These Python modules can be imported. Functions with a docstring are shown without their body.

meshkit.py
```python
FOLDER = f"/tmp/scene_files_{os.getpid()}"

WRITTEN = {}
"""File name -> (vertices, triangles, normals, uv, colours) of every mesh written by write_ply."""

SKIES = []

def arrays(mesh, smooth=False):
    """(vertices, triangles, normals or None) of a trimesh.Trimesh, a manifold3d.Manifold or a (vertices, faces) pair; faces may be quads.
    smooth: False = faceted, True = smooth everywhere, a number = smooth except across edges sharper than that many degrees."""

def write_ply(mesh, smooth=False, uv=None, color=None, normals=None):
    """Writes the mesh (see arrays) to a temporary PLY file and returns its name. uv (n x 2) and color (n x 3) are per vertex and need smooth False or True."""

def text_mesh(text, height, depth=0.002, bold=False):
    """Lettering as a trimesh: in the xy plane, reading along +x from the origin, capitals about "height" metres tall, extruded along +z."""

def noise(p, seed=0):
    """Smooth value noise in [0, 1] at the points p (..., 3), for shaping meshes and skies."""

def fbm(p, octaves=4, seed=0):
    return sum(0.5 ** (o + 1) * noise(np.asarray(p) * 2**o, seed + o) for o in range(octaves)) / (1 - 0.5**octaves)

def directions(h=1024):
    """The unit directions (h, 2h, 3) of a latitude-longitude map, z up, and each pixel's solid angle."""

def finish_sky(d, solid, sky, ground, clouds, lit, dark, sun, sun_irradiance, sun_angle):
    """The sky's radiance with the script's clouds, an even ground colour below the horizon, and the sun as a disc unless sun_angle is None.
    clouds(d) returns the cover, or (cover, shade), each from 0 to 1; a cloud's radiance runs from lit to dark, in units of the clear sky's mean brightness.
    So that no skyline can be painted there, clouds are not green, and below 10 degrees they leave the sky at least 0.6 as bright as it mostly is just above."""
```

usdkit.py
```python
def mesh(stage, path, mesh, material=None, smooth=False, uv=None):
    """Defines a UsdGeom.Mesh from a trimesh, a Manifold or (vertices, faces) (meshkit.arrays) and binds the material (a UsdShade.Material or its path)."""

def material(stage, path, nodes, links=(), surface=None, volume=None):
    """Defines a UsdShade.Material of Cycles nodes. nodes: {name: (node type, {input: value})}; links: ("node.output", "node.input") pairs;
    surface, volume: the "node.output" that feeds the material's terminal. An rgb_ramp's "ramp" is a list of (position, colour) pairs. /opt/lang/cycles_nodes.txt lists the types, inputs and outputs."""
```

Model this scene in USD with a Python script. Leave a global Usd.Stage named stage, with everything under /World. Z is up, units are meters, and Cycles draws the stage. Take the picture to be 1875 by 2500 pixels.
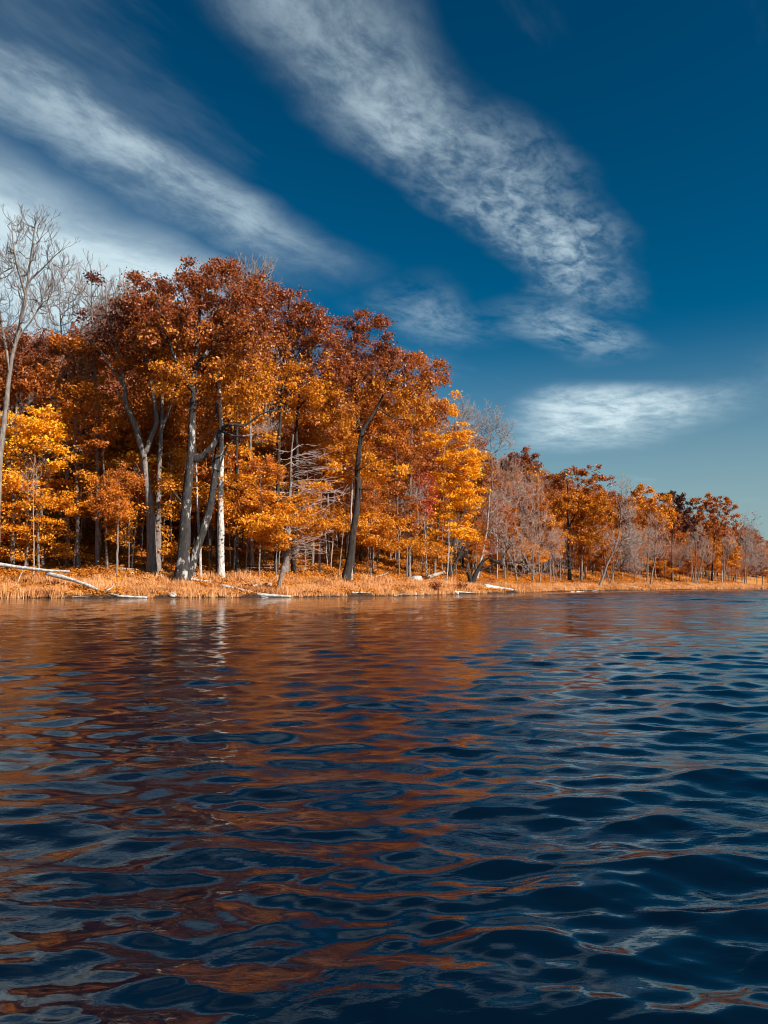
import math, random
import numpy as np
import usdkit, meshkit
from pxr import Usd, UsdGeom, UsdLux, UsdShade, Sdf, Gf, Vt

stage = Usd.Stage.CreateInMemory()
UsdGeom.SetStageUpAxis(stage, UsdGeom.Tokens.z)
UsdGeom.Xform.Define(stage, '/World')
UsdGeom.Scope.Define(stage, '/World/Looks')

# ------------------------------------------------------------------ camera, sky, sun, exposure
F = 1850.0                      # focal length in photograph pixels (photograph is 1875 x 2500)
HORIZON = 1430.0
TILT = math.atan((HORIZON - 1250.0) / F)
CAM_H = 1.0
EXPOSURE = 1.0
SUN_AZ = math.radians(126)      # clockwise from +y (the view direction): right and a little behind the camera
SUN_EL = math.radians(35)
SUN_I = 1.25
SKY_K = 0.05

cam = UsdGeom.Camera.Define(stage, '/World/camera')
cam.AddTranslateOp().Set((0, 0, CAM_H))
cam.AddRotateXOp().Set(90 + math.degrees(TILT))
cam.CreateHorizontalApertureAttr(24.0)
cam.CreateVerticalApertureAttr(32.0)
cam.CreateFocalLengthAttr(24.0 * F / 1875)
cam.CreateClippingRangeAttr((0.05, 6000))
cam.CreateExposureAttr(EXPOSURE)


class Graph:
    """Collects Cycles nodes; a value that names another node's output ('n3.color') becomes a link."""
    def __init__(self):
        self.nodes, self.links = {}, []

    def __call__(self, kind, out, **kw):
        name = f'n{len(self.nodes)}'
        vals = {}
        for k, v in kw.items():
            if isinstance(v, str) and '.' in v and v.split('.')[0] in self.nodes:
                self.links.append((v, f'{name}.{k}'))
            else:
                vals[k] = v
        self.nodes[name] = (kind, vals)
        return f'{name}.{out}'

    def m(self, op, a, b=0.0, c=0.0, clamp=False):
        return self('math', 'value', math_type=op, value1=a, value2=b, value3=c, use_clamp=clamp)

    def ramp(self, fac, *stops):
        return self('rgb_ramp', 'color', fac=fac, ramp=list(stops))

    def rng(self, v, a, b, c=0.0, d=1.0, kind='smoothstep'):
        return self('map_range', 'result', range_type=kind, value=v, from_min=a, from_max=b, to_min=c, to_max=d, clamp=True)

    def mix(self, fac, a, b, how='mix'):
        return self('mix_color', 'result', blend_type=how, fac=fac, a=a, b=b, use_clamp=False)

    def build(self, name, surface=None, volume=None):
        return usdkit.material(stage, '/World/Looks/' + name, self.nodes, self.links, surface=surface, volume=volume)


def sky_material():
    g = Graph()
    d = g('texture_coordinate', 'generated')
    sep = g('separate_xyz', 'x', vector=d); n = sep.split('.')[0]
    x, y, z = n + '.x', n + '.y', n + '.z'
    sky = g('sky_texture', 'color', sky_type='single_scattering', sun_disc=False, sun_elevation=SUN_EL, sun_rotation=SUN_AZ,
            air_density=1.0, aerosol_density=0.4, ozone_density=3.0, altitude=0.0)
    # a cloud layer at constant height: u, v are positions on that layer
    zz = g.m('add', g.m('maximum', z, 0.0), 0.02)
    u, v = g.m('divide', x, zz), g.m('divide', y, zz)
    along = g.m('add', g.m('multiply', u, 0.57), g.m('multiply', v, 0.82))
    across = g.m('subtract', g.m('multiply', u, 0.82), g.m('multiply', v, 0.57))
    uv = g('combine_xyz', 'vector', x=along, y=across, z=0.0)
    warp = g('noise_texture', 'fac', vector=uv, scale=1.1, detail=3.0, roughness=0.55)
    warp = g.m('multiply', g.m('subtract', warp, 0.5), 0.42)
    acw = g.m('add', across, warp)

    def band(c, w0, w1, a0, a1, f0, f1):
        """a streak along the wind: centre across, half widths on both sides, from along a0 to a1 with soft ends"""
        lo = g.rng(acw, c - w0, c, 0, 1)
        hi = g.rng(acw, c, c + w1, 1, 0)
        e0 = g.rng(along, a0 - f0, a0 + f0, 0, 1)
        e1 = g.rng(along, a1 - f1, a1 + f1, 1, 0)
        return g.m('multiply', g.m('multiply', lo, hi), g.m('multiply', e0, e1))

    # textures: stretched wisps, and rippled cells
    wisp_v = g('combine_xyz', 'vector', x=g.m('multiply', along, 0.85), y=g.m('multiply', acw, 1.25), z=3.7)
    wisp = g('noise_texture', 'fac', vector=wisp_v, scale=4.6, detail=12.0, roughness=0.68, distortion=0.15)
    cell_v = g('combine_xyz', 'vector', x=g.m('multiply', along, 0.8), y=g.m('multiply', across, 1.25), z=9.1)
    cell = g('noise_texture', 'fac', vector=cell_v, scale=15.0, detail=4.0, roughness=0.6, distortion=0.3)
    cell = g.rng(cell, 0.30, 0.72)
    wispk = g.rng(wisp, 0.30, 0.72)

    A = band(-1.37, 0.30, 0.17, 0.55, 1.55, 0.35, 0.42)
    B = band(-0.78, 0.20, 0.22, 0.65, 2.35, 0.6, 0.35)
    C = band(-1.98, 1.7, 0.48, 0.2, 1.70, 0.6, 0.32)
    vw, uw = g.m('multiply_add', warp, 1.3, v), g.m('multiply_add', warp, 0.9, u)
    L = g.m('multiply', g.m('multiply', g.rng(vw, 3.25, 3.85), g.rng(vw, 3.9, 5.3, 1, 0)), g.m('multiply', g.rng(uw, 0.62, 1.05), g.rng(uw, 1.15, 2.0, 1, 0)))
    D = band(-1.33, 0.26, 0.26, 2.05, 2.45, 0.25, 0.25)
    E = band(-0.97, 0.27, 0.25, 2.4, 2.9, 0.25, 0.3)
    tex_cell = g.m('multiply', cell, g.rng(wisp, 0.22, 0.62))
    nearness = g.rng(along, 0.8, 1.6)
    texB = g('mix_float', 'result', fac=nearness, a=wispk, b=tex_cell)
    cov = g.m('multiply', A, g.m('multiply_add', wispk, 0.52, 0.20))
    cov = g.m('maximum', cov, g.m('multiply', B, g.m('multiply_add', texB, 0.60, 0.08)))
    cov = g.m('maximum', cov, g.m('multiply', C, g.m('multiply_add', wispk, 0.5, 0.85)))
    cov = g.m('maximum', cov, g.m('multiply', L, g.m('multiply_add', wispk, 0.9, 0.40)))
    cov = g.m('maximum', cov, g.m('multiply', D, g.m('multiply', wispk, 0.42)))
    cov = g.m('maximum', cov, g.m('multiply', E, g.m('multiply', wispk, 0.7)))
    # thin cirrus scattered over the whole sky
    thin_v = g('combine_xyz', 'vector', x=g.m('multiply', along, 0.35), y=across, z=1.3)
    thin = g('noise_texture', 'fac', vector=thin_v, scale=1.3, detail=8.0, roughness=0.6)
    cov = g.m('maximum', cov, g.m('multiply', g.rng(thin, 0.52, 0.85), 0.28))
    cov = g.m('multiply', cov, g.rng(z, 0.0, 0.06))
    cov = g.m('minimum', cov, 0.95)
    # even grading of the whole sky: teal towards the horizon, as the photograph's colours
    sky = g('mix_color', 'result', blend_type='multiply', fac=1.0, a=sky, b=(0.2, 0.2, 0.2), use_clamp=False)
    sky = g('gamma', 'color', color=sky, gamma=1.45)
    sky = g('hsv', 'color', color=sky, hue=0.5, saturation=1.28, value=1.0)
    sky = g('mix_color', 'result', blend_type='multiply', fac=1.0, a=sky, b=tuple(5 * c for c in SKY_TINT), use_clamp=False)
    air = g.rng(z, 0.0, 0.34, 0.9, 0.0)
    sky = g.mix(air, sky, tuple(c / SKY_K for c in HORIZON_AIR))
    col = g.mix(cov, sky, tuple(c / SKY_K for c in CLOUD))
    bg = g('background_shader', 'background', color=col, strength=SKY_K)
    return g.build('sky', surface=bg)


SKY_TINT = (0.74, 1.0, 0.72)
HORIZON_AIR = (0.150, 0.197, 0.222)
CLOUD = (0.32, 0.40, 0.435)
dome = UsdLux.DomeLight.Define(stage, '/World/sky')
UsdShade.MaterialBindingAPI.Apply(dome.GetPrim()).Bind(sky_material())
dome.GetPrim().SetCustomDataByKey('kind', 'structure')
dome.GetPrim().SetCustomDataByKey('label', 'deep blue autumn sky with bands of thin white cloud')
dome.GetPrim().SetCustomDataByKey('category', 'sky')
sun = UsdLux.DistantLight.Define(stage, '/World/sun')
sun.CreateNormalizeAttr(True); sun.CreateIntensityAttr(SUN_I); sun.CreateAngleAttr(0.53)
sun.CreateColorAttr((1.0, 0.93, 0.82))
sun.AddRotateZOp().Set(-math.degrees(SUN_AZ)); sun.AddRotateXOp().Set(-(90 - math.degrees(SUN_EL)))


# ------------------------------------------------------------------ helpers
def ray(px, py):
    r, up = (px - 937.5) / F, (1250.0 - py) / F
    return np.array([r, math.cos(TILT) - up * math.sin(TILT), math.sin(TILT) + up * math.cos(TILT)])


def P(px, py, Y):
    """the point at distance Y along the view direction that the photograph shows at px, py"""
    d = ray(px, py)
    return np.array([0, 0, CAM_H]) + d * (Y / d[1])


SHORE = np.array([(-900, 20), (-300, 40), (-120, 54), (-60, 59), (-31, 61), (-21, 61.5), (-13, 64.5), (-7, 67), (-1.5, 72), (3, 78), (8.5, 88), (14, 98), (22, 114), (37, 143), (58, 170), (85, 205), (104, 226), (122, 244), (131, 262), (150, 300), (230, 370), (600, 420), (2000, 460)], float)
SX, SY = SHORE[:, 0], SHORE[:, 1]


def shore_distance(x, y):
    """signed distance from the waterline, land positive"""
    x, y = np.asarray(x, float), np.asarray(y, float)
    best = np.full(x.shape, 1e9)
    for (ax, ay), (bx, by) in zip(SHORE[:-1], SHORE[1:]):
        dx, dy = bx - ax, by - ay
        t = np.clip(((x - ax) * dx + (y - ay) * dy) / (dx * dx + dy * dy), 0, 1)
        best = np.minimum(best, (x - ax - t * dx) ** 2 + (y - ay - t * dy) ** 2)
    return np.sqrt(best) * np.where(y > np.interp(x, SX, SY), 1, -1)


def fb(x, y, scale, octaves=3, seed=0):
    return meshkit.fbm(np.stack([np.asarray(x) * scale, np.asarray(y) * scale, np.full(np.shape(x), seed * 3.1)], -1), octaves, seed) - 0.5


def ground_z(x, y):
    s = shore_distance(x, y) + fb(x, y, 0.35, 3, 5) * 1.1
    z = np.interp(s, (-60, -10, -2, 0, 0.5, 1.5, 4, 7, 10, 20, 40, 70, 150, 600, 3000), (-5, -2.5, -0.5, 0.0, 0.28, 0.5, 0.95, 1.6, 2.2, 4.6, 9, 13, 17, 20, 22))
    land = np.clip(s / 6, 0, 1)
    z = z + np.interp(s, (25, 70, 110, 200), (0, 8, 15, 17)) * np.clip((115 - np.asarray(x)) / 75, 0, 1)      # the wooded hill
    return z + land * (fb(x, y, 0.12, 3, 1) * 0.9 + fb(x, y, 0.9, 2, 2) * 0.18)


def G(px, py, far=420.0):
    """the first point of the ground that the photograph shows at px, py"""
    d = ray(px, py)
    Y = np.arange(50.0, far, 0.1)
    x, z = d[0] / d[1] * Y, CAM_H + d[2] / d[1] * Y
    hit = np.nonzero(np.maximum(ground_z(x, Y), 0.0) >= z)[0]
    i = hit[0] if len(hit) else len(Y) - 1
    return np.array([x[i], Y[i], z[i]])


names_used = {}


def numbered(name):
    n = names_used.get(name, -1) + 1
    names_used[name] = n
    return name if n == 0 else f'{name}_{n:03d}'


def tag(prim, label=None, cat=None, group=None, kind=None):
    for k, v in (('label', label), ('category', cat), ('group', group), ('kind', kind)):
        if v:
            prim.SetCustomDataByKey(k, v)
    return prim


def thing(name, loc=(0, 0, 0), rotz=0.0, scale=None, label=None, cat=None, group=None):
    x = UsdGeom.Xform.Define(stage, '/World/' + numbered(name))
    x.AddTranslateOp().Set(tuple(float(c) for c in loc))
    if rotz:
        x.AddRotateZOp().Set(math.degrees(rotz))
    if scale:
        x.AddScaleOp().Set((scale, scale, scale) if np.ndim(scale) == 0 else tuple(scale))
    tag(x.GetPrim(), label, cat, group)
    return x.GetPrim()


part_names = {}


def obj(name, mesh, mat, parent=None, smooth=True, label=None, kind=None):
    base = parent.GetPath().pathString if parent else '/World'
    if parent:
        k = (base, name)
        part_names[k] = part_names.get(k, -1) + 1
        full = name if part_names[k] == 0 else f'{name}_{part_names[k]:03d}'
    else:
        full = numbered(name)
    m = usdkit.mesh(stage, f'{base}/{full}', mesh, mat, smooth=smooth)
    return tag(m.GetPrim(), label, None, None, kind)


# ------------------------------------------------------------------ materials
def principled(name, color, rough=0.9, bump=None, spec=0.3, **kw):
    """color: function of the graph giving a colour, or a colour"""
    g = Graph()
    c = color(g) if callable(color) else color
    extra = {}
    if bump:
        extra['normal'] = bump(g)
    s = g('principled_bsdf', 'BSDF', base_color=c, roughness=rough, specular_ior_level=spec, **extra, **kw)
    return g.build(name, surface=s)


def bark(name, dark, light, patch=None, stretch=0.18, scale=9.0):
    def col(g):
        p = g('geometry', 'position')
        v = g('mapping', 'vector', vector=p, scale=(1, 1, stretch))
        n = g('noise_texture', 'fac', vector=v, scale=scale, detail=5.0, roughness=0.65)
        c = g.ramp(n, (0.28, dark), (0.5, tuple((a + b) / 2 for a, b in zip(dark, light))), (0.7, light))
        if patch:
            q = g('noise_texture', 'fac', vector=g('mapping', 'vector', vector=p, scale=(1, 1, 0.5)), scale=1.6, detail=4.0, roughness=0.6)
            c = g.mix(g.rng(q, 0.55, 0.64), c, patch)  # pale blotches painted in as dappled sunlight on the trunk
        return c

    def bmp(g):
        p = g('geometry', 'position')
        v = g('mapping', 'vector', vector=p, scale=(1, 1, stretch * 0.6))
        n = g('noise_texture', 'fac', vector=v, scale=scale * 1.6, detail=4.0, roughness=0.6)
        return g('bump', 'normal', height=n, strength=0.9, distance=0.05)
    return principled(name, col, 0.92, bmp, 0.2)


def leaves(name, stops, trans=0.24, top=None):
    """stops: ramp of leaf colours; the leaves of a tree vary one by one and in drifts"""
    g = Graph()
    p = g('geometry', 'position')
    r = g('geometry', 'random_per_island')
    n = g('noise_texture', 'fac', vector=p, scale=0.28, detail=3.0, roughness=0.6)
    o = g('object_info', 'random')
    f = g.m('add', g.m('multiply', r, 0.55), g.m('multiply', g.rng(n, 0.3, 0.7, kind='linear'), 0.33))
    f = g.m('add', f, g.m('multiply', o, 0.12), clamp=True)
    c = g.ramp(f, *stops)
    dif = g('diffuse_bsdf', 'BSDF', color=c, roughness=0.5)
    tr = g('translucent_bsdf', 'BSDF', color=g('hsv', 'color', color=c, hue=0.505, saturation=1.08, value=1.0))
    s = g('mix_closure', 'closure', fac=trans, closure1=dif, closure2=tr)
    gl = g('glossy_bsdf', 'BSDF', color=(1, 1, 1), roughness=0.45)
    s = g('mix_closure', 'closure', fac=0.025, closure1=s, closure2=gl)
    return g.build(name, surface=s)


M = {}
M['bark_dark'] = bark('bark_dark', (0.010, 0.008, 0.008), (0.055, 0.042, 0.037))
M['bark_oak'] = bark('bark_oak', (0.010, 0.009, 0.010), (0.055, 0.047, 0.045), patch=(0.34, 0.31, 0.29))  # colour holds the crown's shade (dark) and sun dapples (pale)
M['bark_grey'] = bark('bark_grey', (0.06, 0.047, 0.042), (0.27, 0.22, 0.195))
M['bark_pale'] = bark('bark_pale', (0.14, 0.12, 0.11), (0.50, 0.45, 0.41), stretch=0.4)
M['bark_white'] = bark('bark_white', (0.17, 0.15, 0.14), (0.64, 0.60, 0.56), stretch=0.3)
M['twig_grey'] = bark('twig_grey', (0.17, 0.13, 0.115), (0.40, 0.32, 0.285))
M['twig_white'] = bark('twig_white', (0.28, 0.21, 0.18), (0.56, 0.45, 0.40))
M['twig_pink'] = bark('twig_pink', (0.20, 0.125, 0.10), (0.44, 0.30, 0.25))
M['twig_dark'] = bark('twig_dark', (0.03, 0.022, 0.02), (0.11, 0.08, 0.07))
M['driftwood'] = bark('driftwood', (0.16, 0.14, 0.13), (0.66, 0.63, 0.60), stretch=1.0, scale=4.0)
M['old_wood'] = bark('old_wood', (0.12, 0.09, 0.07), (0.46, 0.38, 0.32), stretch=1.0, scale=4.0)
M['leaf_rust'] = leaves('leaf_rust', [(0.0, (0.15, 0.040, 0.022)), (0.35, (0.38, 0.098, 0.026)), (0.65, (0.60, 0.19, 0.026)), (1.0, (0.78, 0.33, 0.035))])
M['leaf_maroon'] = leaves('leaf_maroon', [(0.0, (0.055, 0.016, 0.014)), (0.5, (0.16, 0.036, 0.018)), (1.0, (0.36, 0.09, 0.02))])
M['leaf_orange'] = leaves('leaf_orange', [(0.0, (0.28, 0.070, 0.012)), (0.4, (0.62, 0.185, 0.014)), (0.75, (0.84, 0.32, 0.018)), (1.0, (0.92, 0.45, 0.04))])
M['leaf_gold'] = leaves('leaf_gold', [(0.0, (0.46, 0.14, 0.012)), (0.4, (0.84, 0.345, 0.018)), (0.75, (0.95, 0.48, 0.03)), (1.0, (0.98, 0.62, 0.11))])
M['leaf_yellow'] = leaves('leaf_yellow', [(0.0, (0.76, 0.31, 0.014)), (0.4, (0.96, 0.49, 0.022)), (1.0, (0.99, 0.64, 0.08))])
M['leaf_red'] = leaves('leaf_red', [(0.0, (0.30, 0.04, 0.02)), (0.5, (0.58, 0.10, 0.035)), (1.0, (0.75, 0.24, 0.04))])


def litter_color(g):
    p = g('geometry', 'position')
    n1 = g('noise_texture', 'fac', vector=p, scale=3.5, detail=6.0, roughness=0.7)
    n2 = g('noise_texture', 'fac', vector=p, scale=0.3, detail=3.0, roughness=0.6)
    c1 = g.ramp(n1, (0.3, (0.16, 0.055, 0.018)), (0.5, (0.42, 0.17, 0.035)), (0.68, (0.62, 0.30, 0.07)))
    c1 = g.mix(g.rng(n2, 0.35, 0.7), c1, (0.36, 0.15, 0.045))
    z = g('separate_xyz', 'z', vector=p)
    return g.mix(g.rng(z, 0.12, 0.42), (0.045, 0.026, 0.018), c1)      # wet mud along the waterline


M['litter'] = principled('litter', litter_color, 0.95, lambda g: g('bump', 'normal', height=g('noise_texture', 'fac', vector=g('geometry', 'position'), scale=6.0, detail=5.0, roughness=0.7), strength=1.0, distance=0.12), 0.1)
M['rock'] = principled('rock', lambda g: g.ramp(g('noise_texture', 'fac', vector=g('geometry', 'position'), scale=5.0, detail=6.0, roughness=0.65), (0.3, (0.13, 0.125, 0.12)), (0.7, (0.52, 0.50, 0.48))), 0.9, lambda g: g('bump', 'normal', height=g('noise_texture', 'fac', vector=g('geometry', 'position'), scale=12.0, detail=5.0), strength=0.7, distance=0.06), 0.2)
M['plank'] = principled('plank', lambda g: g.ramp(g('noise_texture', 'fac', vector=g('mapping', 'vector', vector=g('geometry', 'position'), scale=(0.6, 6, 6)), scale=4.0, detail=4.0), (0.3, (0.26, 0.12, 0.06)), (0.7, (0.52, 0.29, 0.16))), 0.85)


def grass_mat(name, stops):
    g = Graph()
    drift = g.rng(g('noise_texture', 'fac', vector=g('geometry', 'position'), scale=0.35, detail=4.0, roughness=0.6), 0.32, 0.68, 0, 1, 'linear')
    f = g.m('add', g.m('multiply', g('geometry', 'random_per_island'), 0.30), g.m('multiply', g('object_info', 'random'), 0.25))
    f = g.m('add', f, g.m('multiply', drift, 0.45))
    c = g.ramp(f, *stops)
    s = g('mix_closure', 'closure', fac=0.25, closure1=g('diffuse_bsdf', 'BSDF', color=c), closure2=g('translucent_bsdf', 'BSDF', color=c))
    return g.build(name, surface=s)


M['grass'] = grass_mat('dry_grass', [(0.0, (0.40, 0.15, 0.055)), (0.35, (0.70, 0.35, 0.14)), (0.7, (0.84, 0.50, 0.26)), (1.0, (0.90, 0.63, 0.40))])
M['litter_leaf'] = grass_mat('litter_leaf', [(0.0, (0.22, 0.06, 0.015)), (0.4, (0.52, 0.19, 0.03)), (0.8, (0.76, 0.36, 0.05)), (1.0, (0.80, 0.50, 0.18))])


def water_mat():
    g = Graph()
    p = g('geometry', 'position')
    # fine ripples that the mesh does not carry, in metres of the water surface
    v1 = g('mapping', 'vector', vector=p, scale=(1.0, 2.2, 1.0), rotation=(0, 0, 0.25))
    n1 = g('noise_texture', 'fac', vector=v1, scale=6.0, detail=4.0, roughness=0.5, distortion=0.4)
    v2 = g('mapping', 'vector', vector=p, scale=(1.0, 2.4, 1.0), rotation=(0, 0, -0.3))
    n2 = g('noise_texture', 'fac', vector=v2, scale=1.3, detail=2.0, roughness=0.5)
    h = g.m('add', g.m('multiply', n1, 0.018), g.m('multiply', n2, g.rng(g('separate_xyz', 'y', vector=p), 8.0, 40.0, 0.0, 0.05)))
    v3 = g('mapping', 'vector', vector=p, scale=(1.0, 1.9, 1.0), rotation=(0, 0, 0.12))
    n3 = g('noise_texture', 'fac', vector=v3, scale=17.0, detail=3.0, roughness=0.55, distortion=0.6)
    h = g.m('add', h, g.m('multiply', n3, g.rng(g('noise_texture', 'fac', vector=p, scale=0.9, detail=2.0), 0.4, 0.66, 0.004, 0.024)))
    patch = g('noise_texture', 'fac', vector=g('mapping', 'vector', vector=p, scale=(0.5, 1.0, 1)), scale=0.22, detail=3.0)
    h = g.m('multiply', h, g.rng(patch, 0.3, 0.7, 0.45, 1.1))
    py = g('separate_xyz', 'y', vector=p)
    h = g.m('multiply', h, g.m('multiply', g.m('add', g.rng(py, 4.0, 50.0, 0.7, 2.2), g.rng(py, 45.0, 110.0, 0.0, 3.5)), g.rng(g('separate_xyz', 'x', vector=p), -10.0, 30.0, 0.6, 1.0)))
    nrm = g('bump', 'normal', height=h, strength=WATER_BUMP, distance=1.0)
    s = g('principled_bsdf', 'BSDF', base_color=(0.0005, 0.0035, 0.009), roughness=0.03, ior=WATER_IOR, specular_ior_level=0.5, normal=nrm)
    return g.build('lake_water', surface=s)


WATER_BUMP = 0.3
WATER_IOR = 1.56
M['water'] = water_mat()


# ------------------------------------------------------------------ water and ground
def grid_mesh(xs, ys, zf):
    X, Y = np.meshgrid(xs, ys)
    Z = zf(X, Y)
    v = np.stack([X, Y, Z], -1).reshape(-1, 3)
    n, m = len(xs), len(ys)
    i = (np.arange(m - 1)[:, None] * n + np.arange(n - 1)[None, :]).ravel()
    f = np.concatenate([np.stack([i, i + 1, i + n + 1], 1), np.stack([i, i + n + 1, i + n], 1)])
    return v, f


def graded(lo, hi, d0, k, c=0.0):
    """coordinates from lo to hi whose step grows with the distance from c"""
    out, x = [c], c
    while x < hi:
        x += d0 + k * (x - c); out.append(x)
    x = c
    while x > lo:
        x -= d0 + k * (c - x); out.insert(0, x)
    return np.array(out)


def wave_height(X, Y):
    rng = np.random.default_rng(5)
    Z = np.zeros_like(X)
    D = np.hypot(X, Y)
    cell = np.maximum(0.008 + 0.0078 * np.abs(Y - 0.9), 0.0036 * (np.abs(Y) + 2.6)) + np.where(np.abs(X) > 1.2 * (np.maximum(Y, 0) + 2.6), 3.0, 0)
    gust = np.clip(0.75 + 1.3 * fb(X * 0.6, Y, 0.16, 3, 8), 0.35, 1.5)
    calm = np.interp(X / np.maximum(Y, 3), (-0.6, 0.1, 0.5), (0.85, 0.95, 1.1))
    wx = X + 0.25 * fb(X, Y, 0.8, 2, 11); wy = Y + 0.25 * fb(X, Y, 0.8, 2, 12)
    DX, DY = np.zeros_like(X), np.zeros_like(X)
    for lam in np.geomspace(0.05, 1.25, 100):
        main = -0.26 if rng.random() < 0.55 else 0.34
        a = main + rng.normal(0, 0.24 + 0.16 * math.exp(-lam / 0.3))
        k = 2 * math.pi / lam
        slope = 0.027 * min((lam / 0.32) ** -0.5, 1.0) * rng.uniform(0.6, 1.3)
        amp = slope / k
        ph = k * (wx * math.sin(a) + wy * math.cos(a)) + rng.uniform(0, 6.28)
        fade = amp * np.clip(lam / (cell * 3.0) - 0.6, 0, 1)
        Z += fade * np.sin(ph)
        co = fade * np.cos(ph)
        DX += co * math.sin(a); DY += co * math.cos(a)
    # longer wind waves on the open water to the right, far from the sheltered left bank
    open_water = np.clip((Y - 12) / 30, 0, 1) * np.clip((X - 1) / 10, 0, 1) * np.clip(-shore_distance(X, Y) / 14, 0, 1)
    for lam in np.geomspace(1.2, 4.2, 26):
        a = -0.15 + rng.normal(0, 0.35)
        k = 2 * math.pi / lam
        amp = 0.027 / k * rng.uniform(0.6, 1.3)
        ph = k * (wx * math.sin(a) + wy * math.cos(a)) + rng.uniform(0, 6.28)
        fade = amp * np.clip(lam / (cell * 3.0) - 0.4, 0, 1) * open_water
        Z += fade * np.sin(ph)
        DX += fade * np.cos(ph) * math.sin(a); DY += fade * np.cos(ph) * math.cos(a)
    near_shore = np.clip(-shore_distance(X, Y) / 25, np.interp(X, (0, 25), (0.15, 0.9)), 1)
    k = gust * calm * near_shore * WAVE
    return X + DX * k * 0.9, Y + DY * k * 0.9, Z * k


WAVE = 1.0
def water_mesh():
    """one sheet of water, finer where the waves are near enough to be seen one by one"""
    ys = np.concatenate([np.linspace(-500, 0.4, 14)[:-1], graded(0.4, 480, 0.008, 0.0078, 0.9), [700]])
    k = np.concatenate([[-60, -12, -4, -2], np.linspace(-1.1, 1.1, 560), [2, 4, 12, 60]])
    X = k[None, :] * (np.maximum(ys, 0) + 2.6)[:, None] * np.interp(np.abs(k), (4, 60), (0.7, 1.0))[None, :]
    X = X + np.where(np.abs(k) > 3, np.sign(k) * 60, 0)[None, :]
    Y = np.repeat(ys[:, None], len(k), 1)
    v = np.stack(wave_height(X, Y), -1).reshape(-1, 3)
    n, m = len(k), len(ys)
    i = (np.arange(m - 1)[:, None] * n + np.arange(n - 1)[None, :]).ravel()
    return v, np.concatenate([np.stack([i, i + 1, i + n + 1], 1), np.stack([i, i + n + 1, i + n], 1)])


WAVE = 1.3
water = obj('lake_water', water_mesh(), M['water'])
tag(water, 'dark blue rippled lake reflecting the orange trees', 'water', kind='structure')

gx = np.concatenate([graded(-900, -45, 3, 0.12, -45)[:-1], np.arange(-45, 60, 0.75), np.arange(60, 150, 1.5), graded(150, 2500, 2, 0.12, 150)])
gy = np.concatenate([graded(-600, 50, 4, 0.15, 50)[:-1], np.arange(50, 110, 0.65), np.arange(110, 300, 1.5), graded(300, 3000, 3, 0.12, 300)])
ground = obj('ground', grid_mesh(gx, gy, ground_z), M['litter'])
tag(ground, 'sloping lake shore and forest floor covered with fallen leaves', 'ground', kind='structure')


# ------------------------------------------------------------------ trees
def unit(v):
    return v / np.maximum(np.linalg.norm(v, axis=-1, keepdims=True), 1e-9)


def smooth_path(pts, step):
    """a smooth curve through the points, resampled"""
    pts = np.asarray(pts, float)
    q = np.vstack([2 * pts[0] - pts[1], pts, 2 * pts[-1] - pts[-2]])
    out = []
    for i in range(1, len(q) - 2):
        p0, p1, p2, p3 = q[i - 1:i + 3]
        n = max(1, int(np.linalg.norm(p2 - p1) / step))
        t = (np.arange(n) / n)[:, None]
        out.append(0.5 * (2 * p1 + (p2 - p0) * t + (2 * p0 - 5 * p1 + 4 * p2 - p3) * t ** 2 + (3 * p1 - p0 - 3 * p2 + p3) * t ** 3))
    return np.vstack(out + [pts[-1:]])


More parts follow.
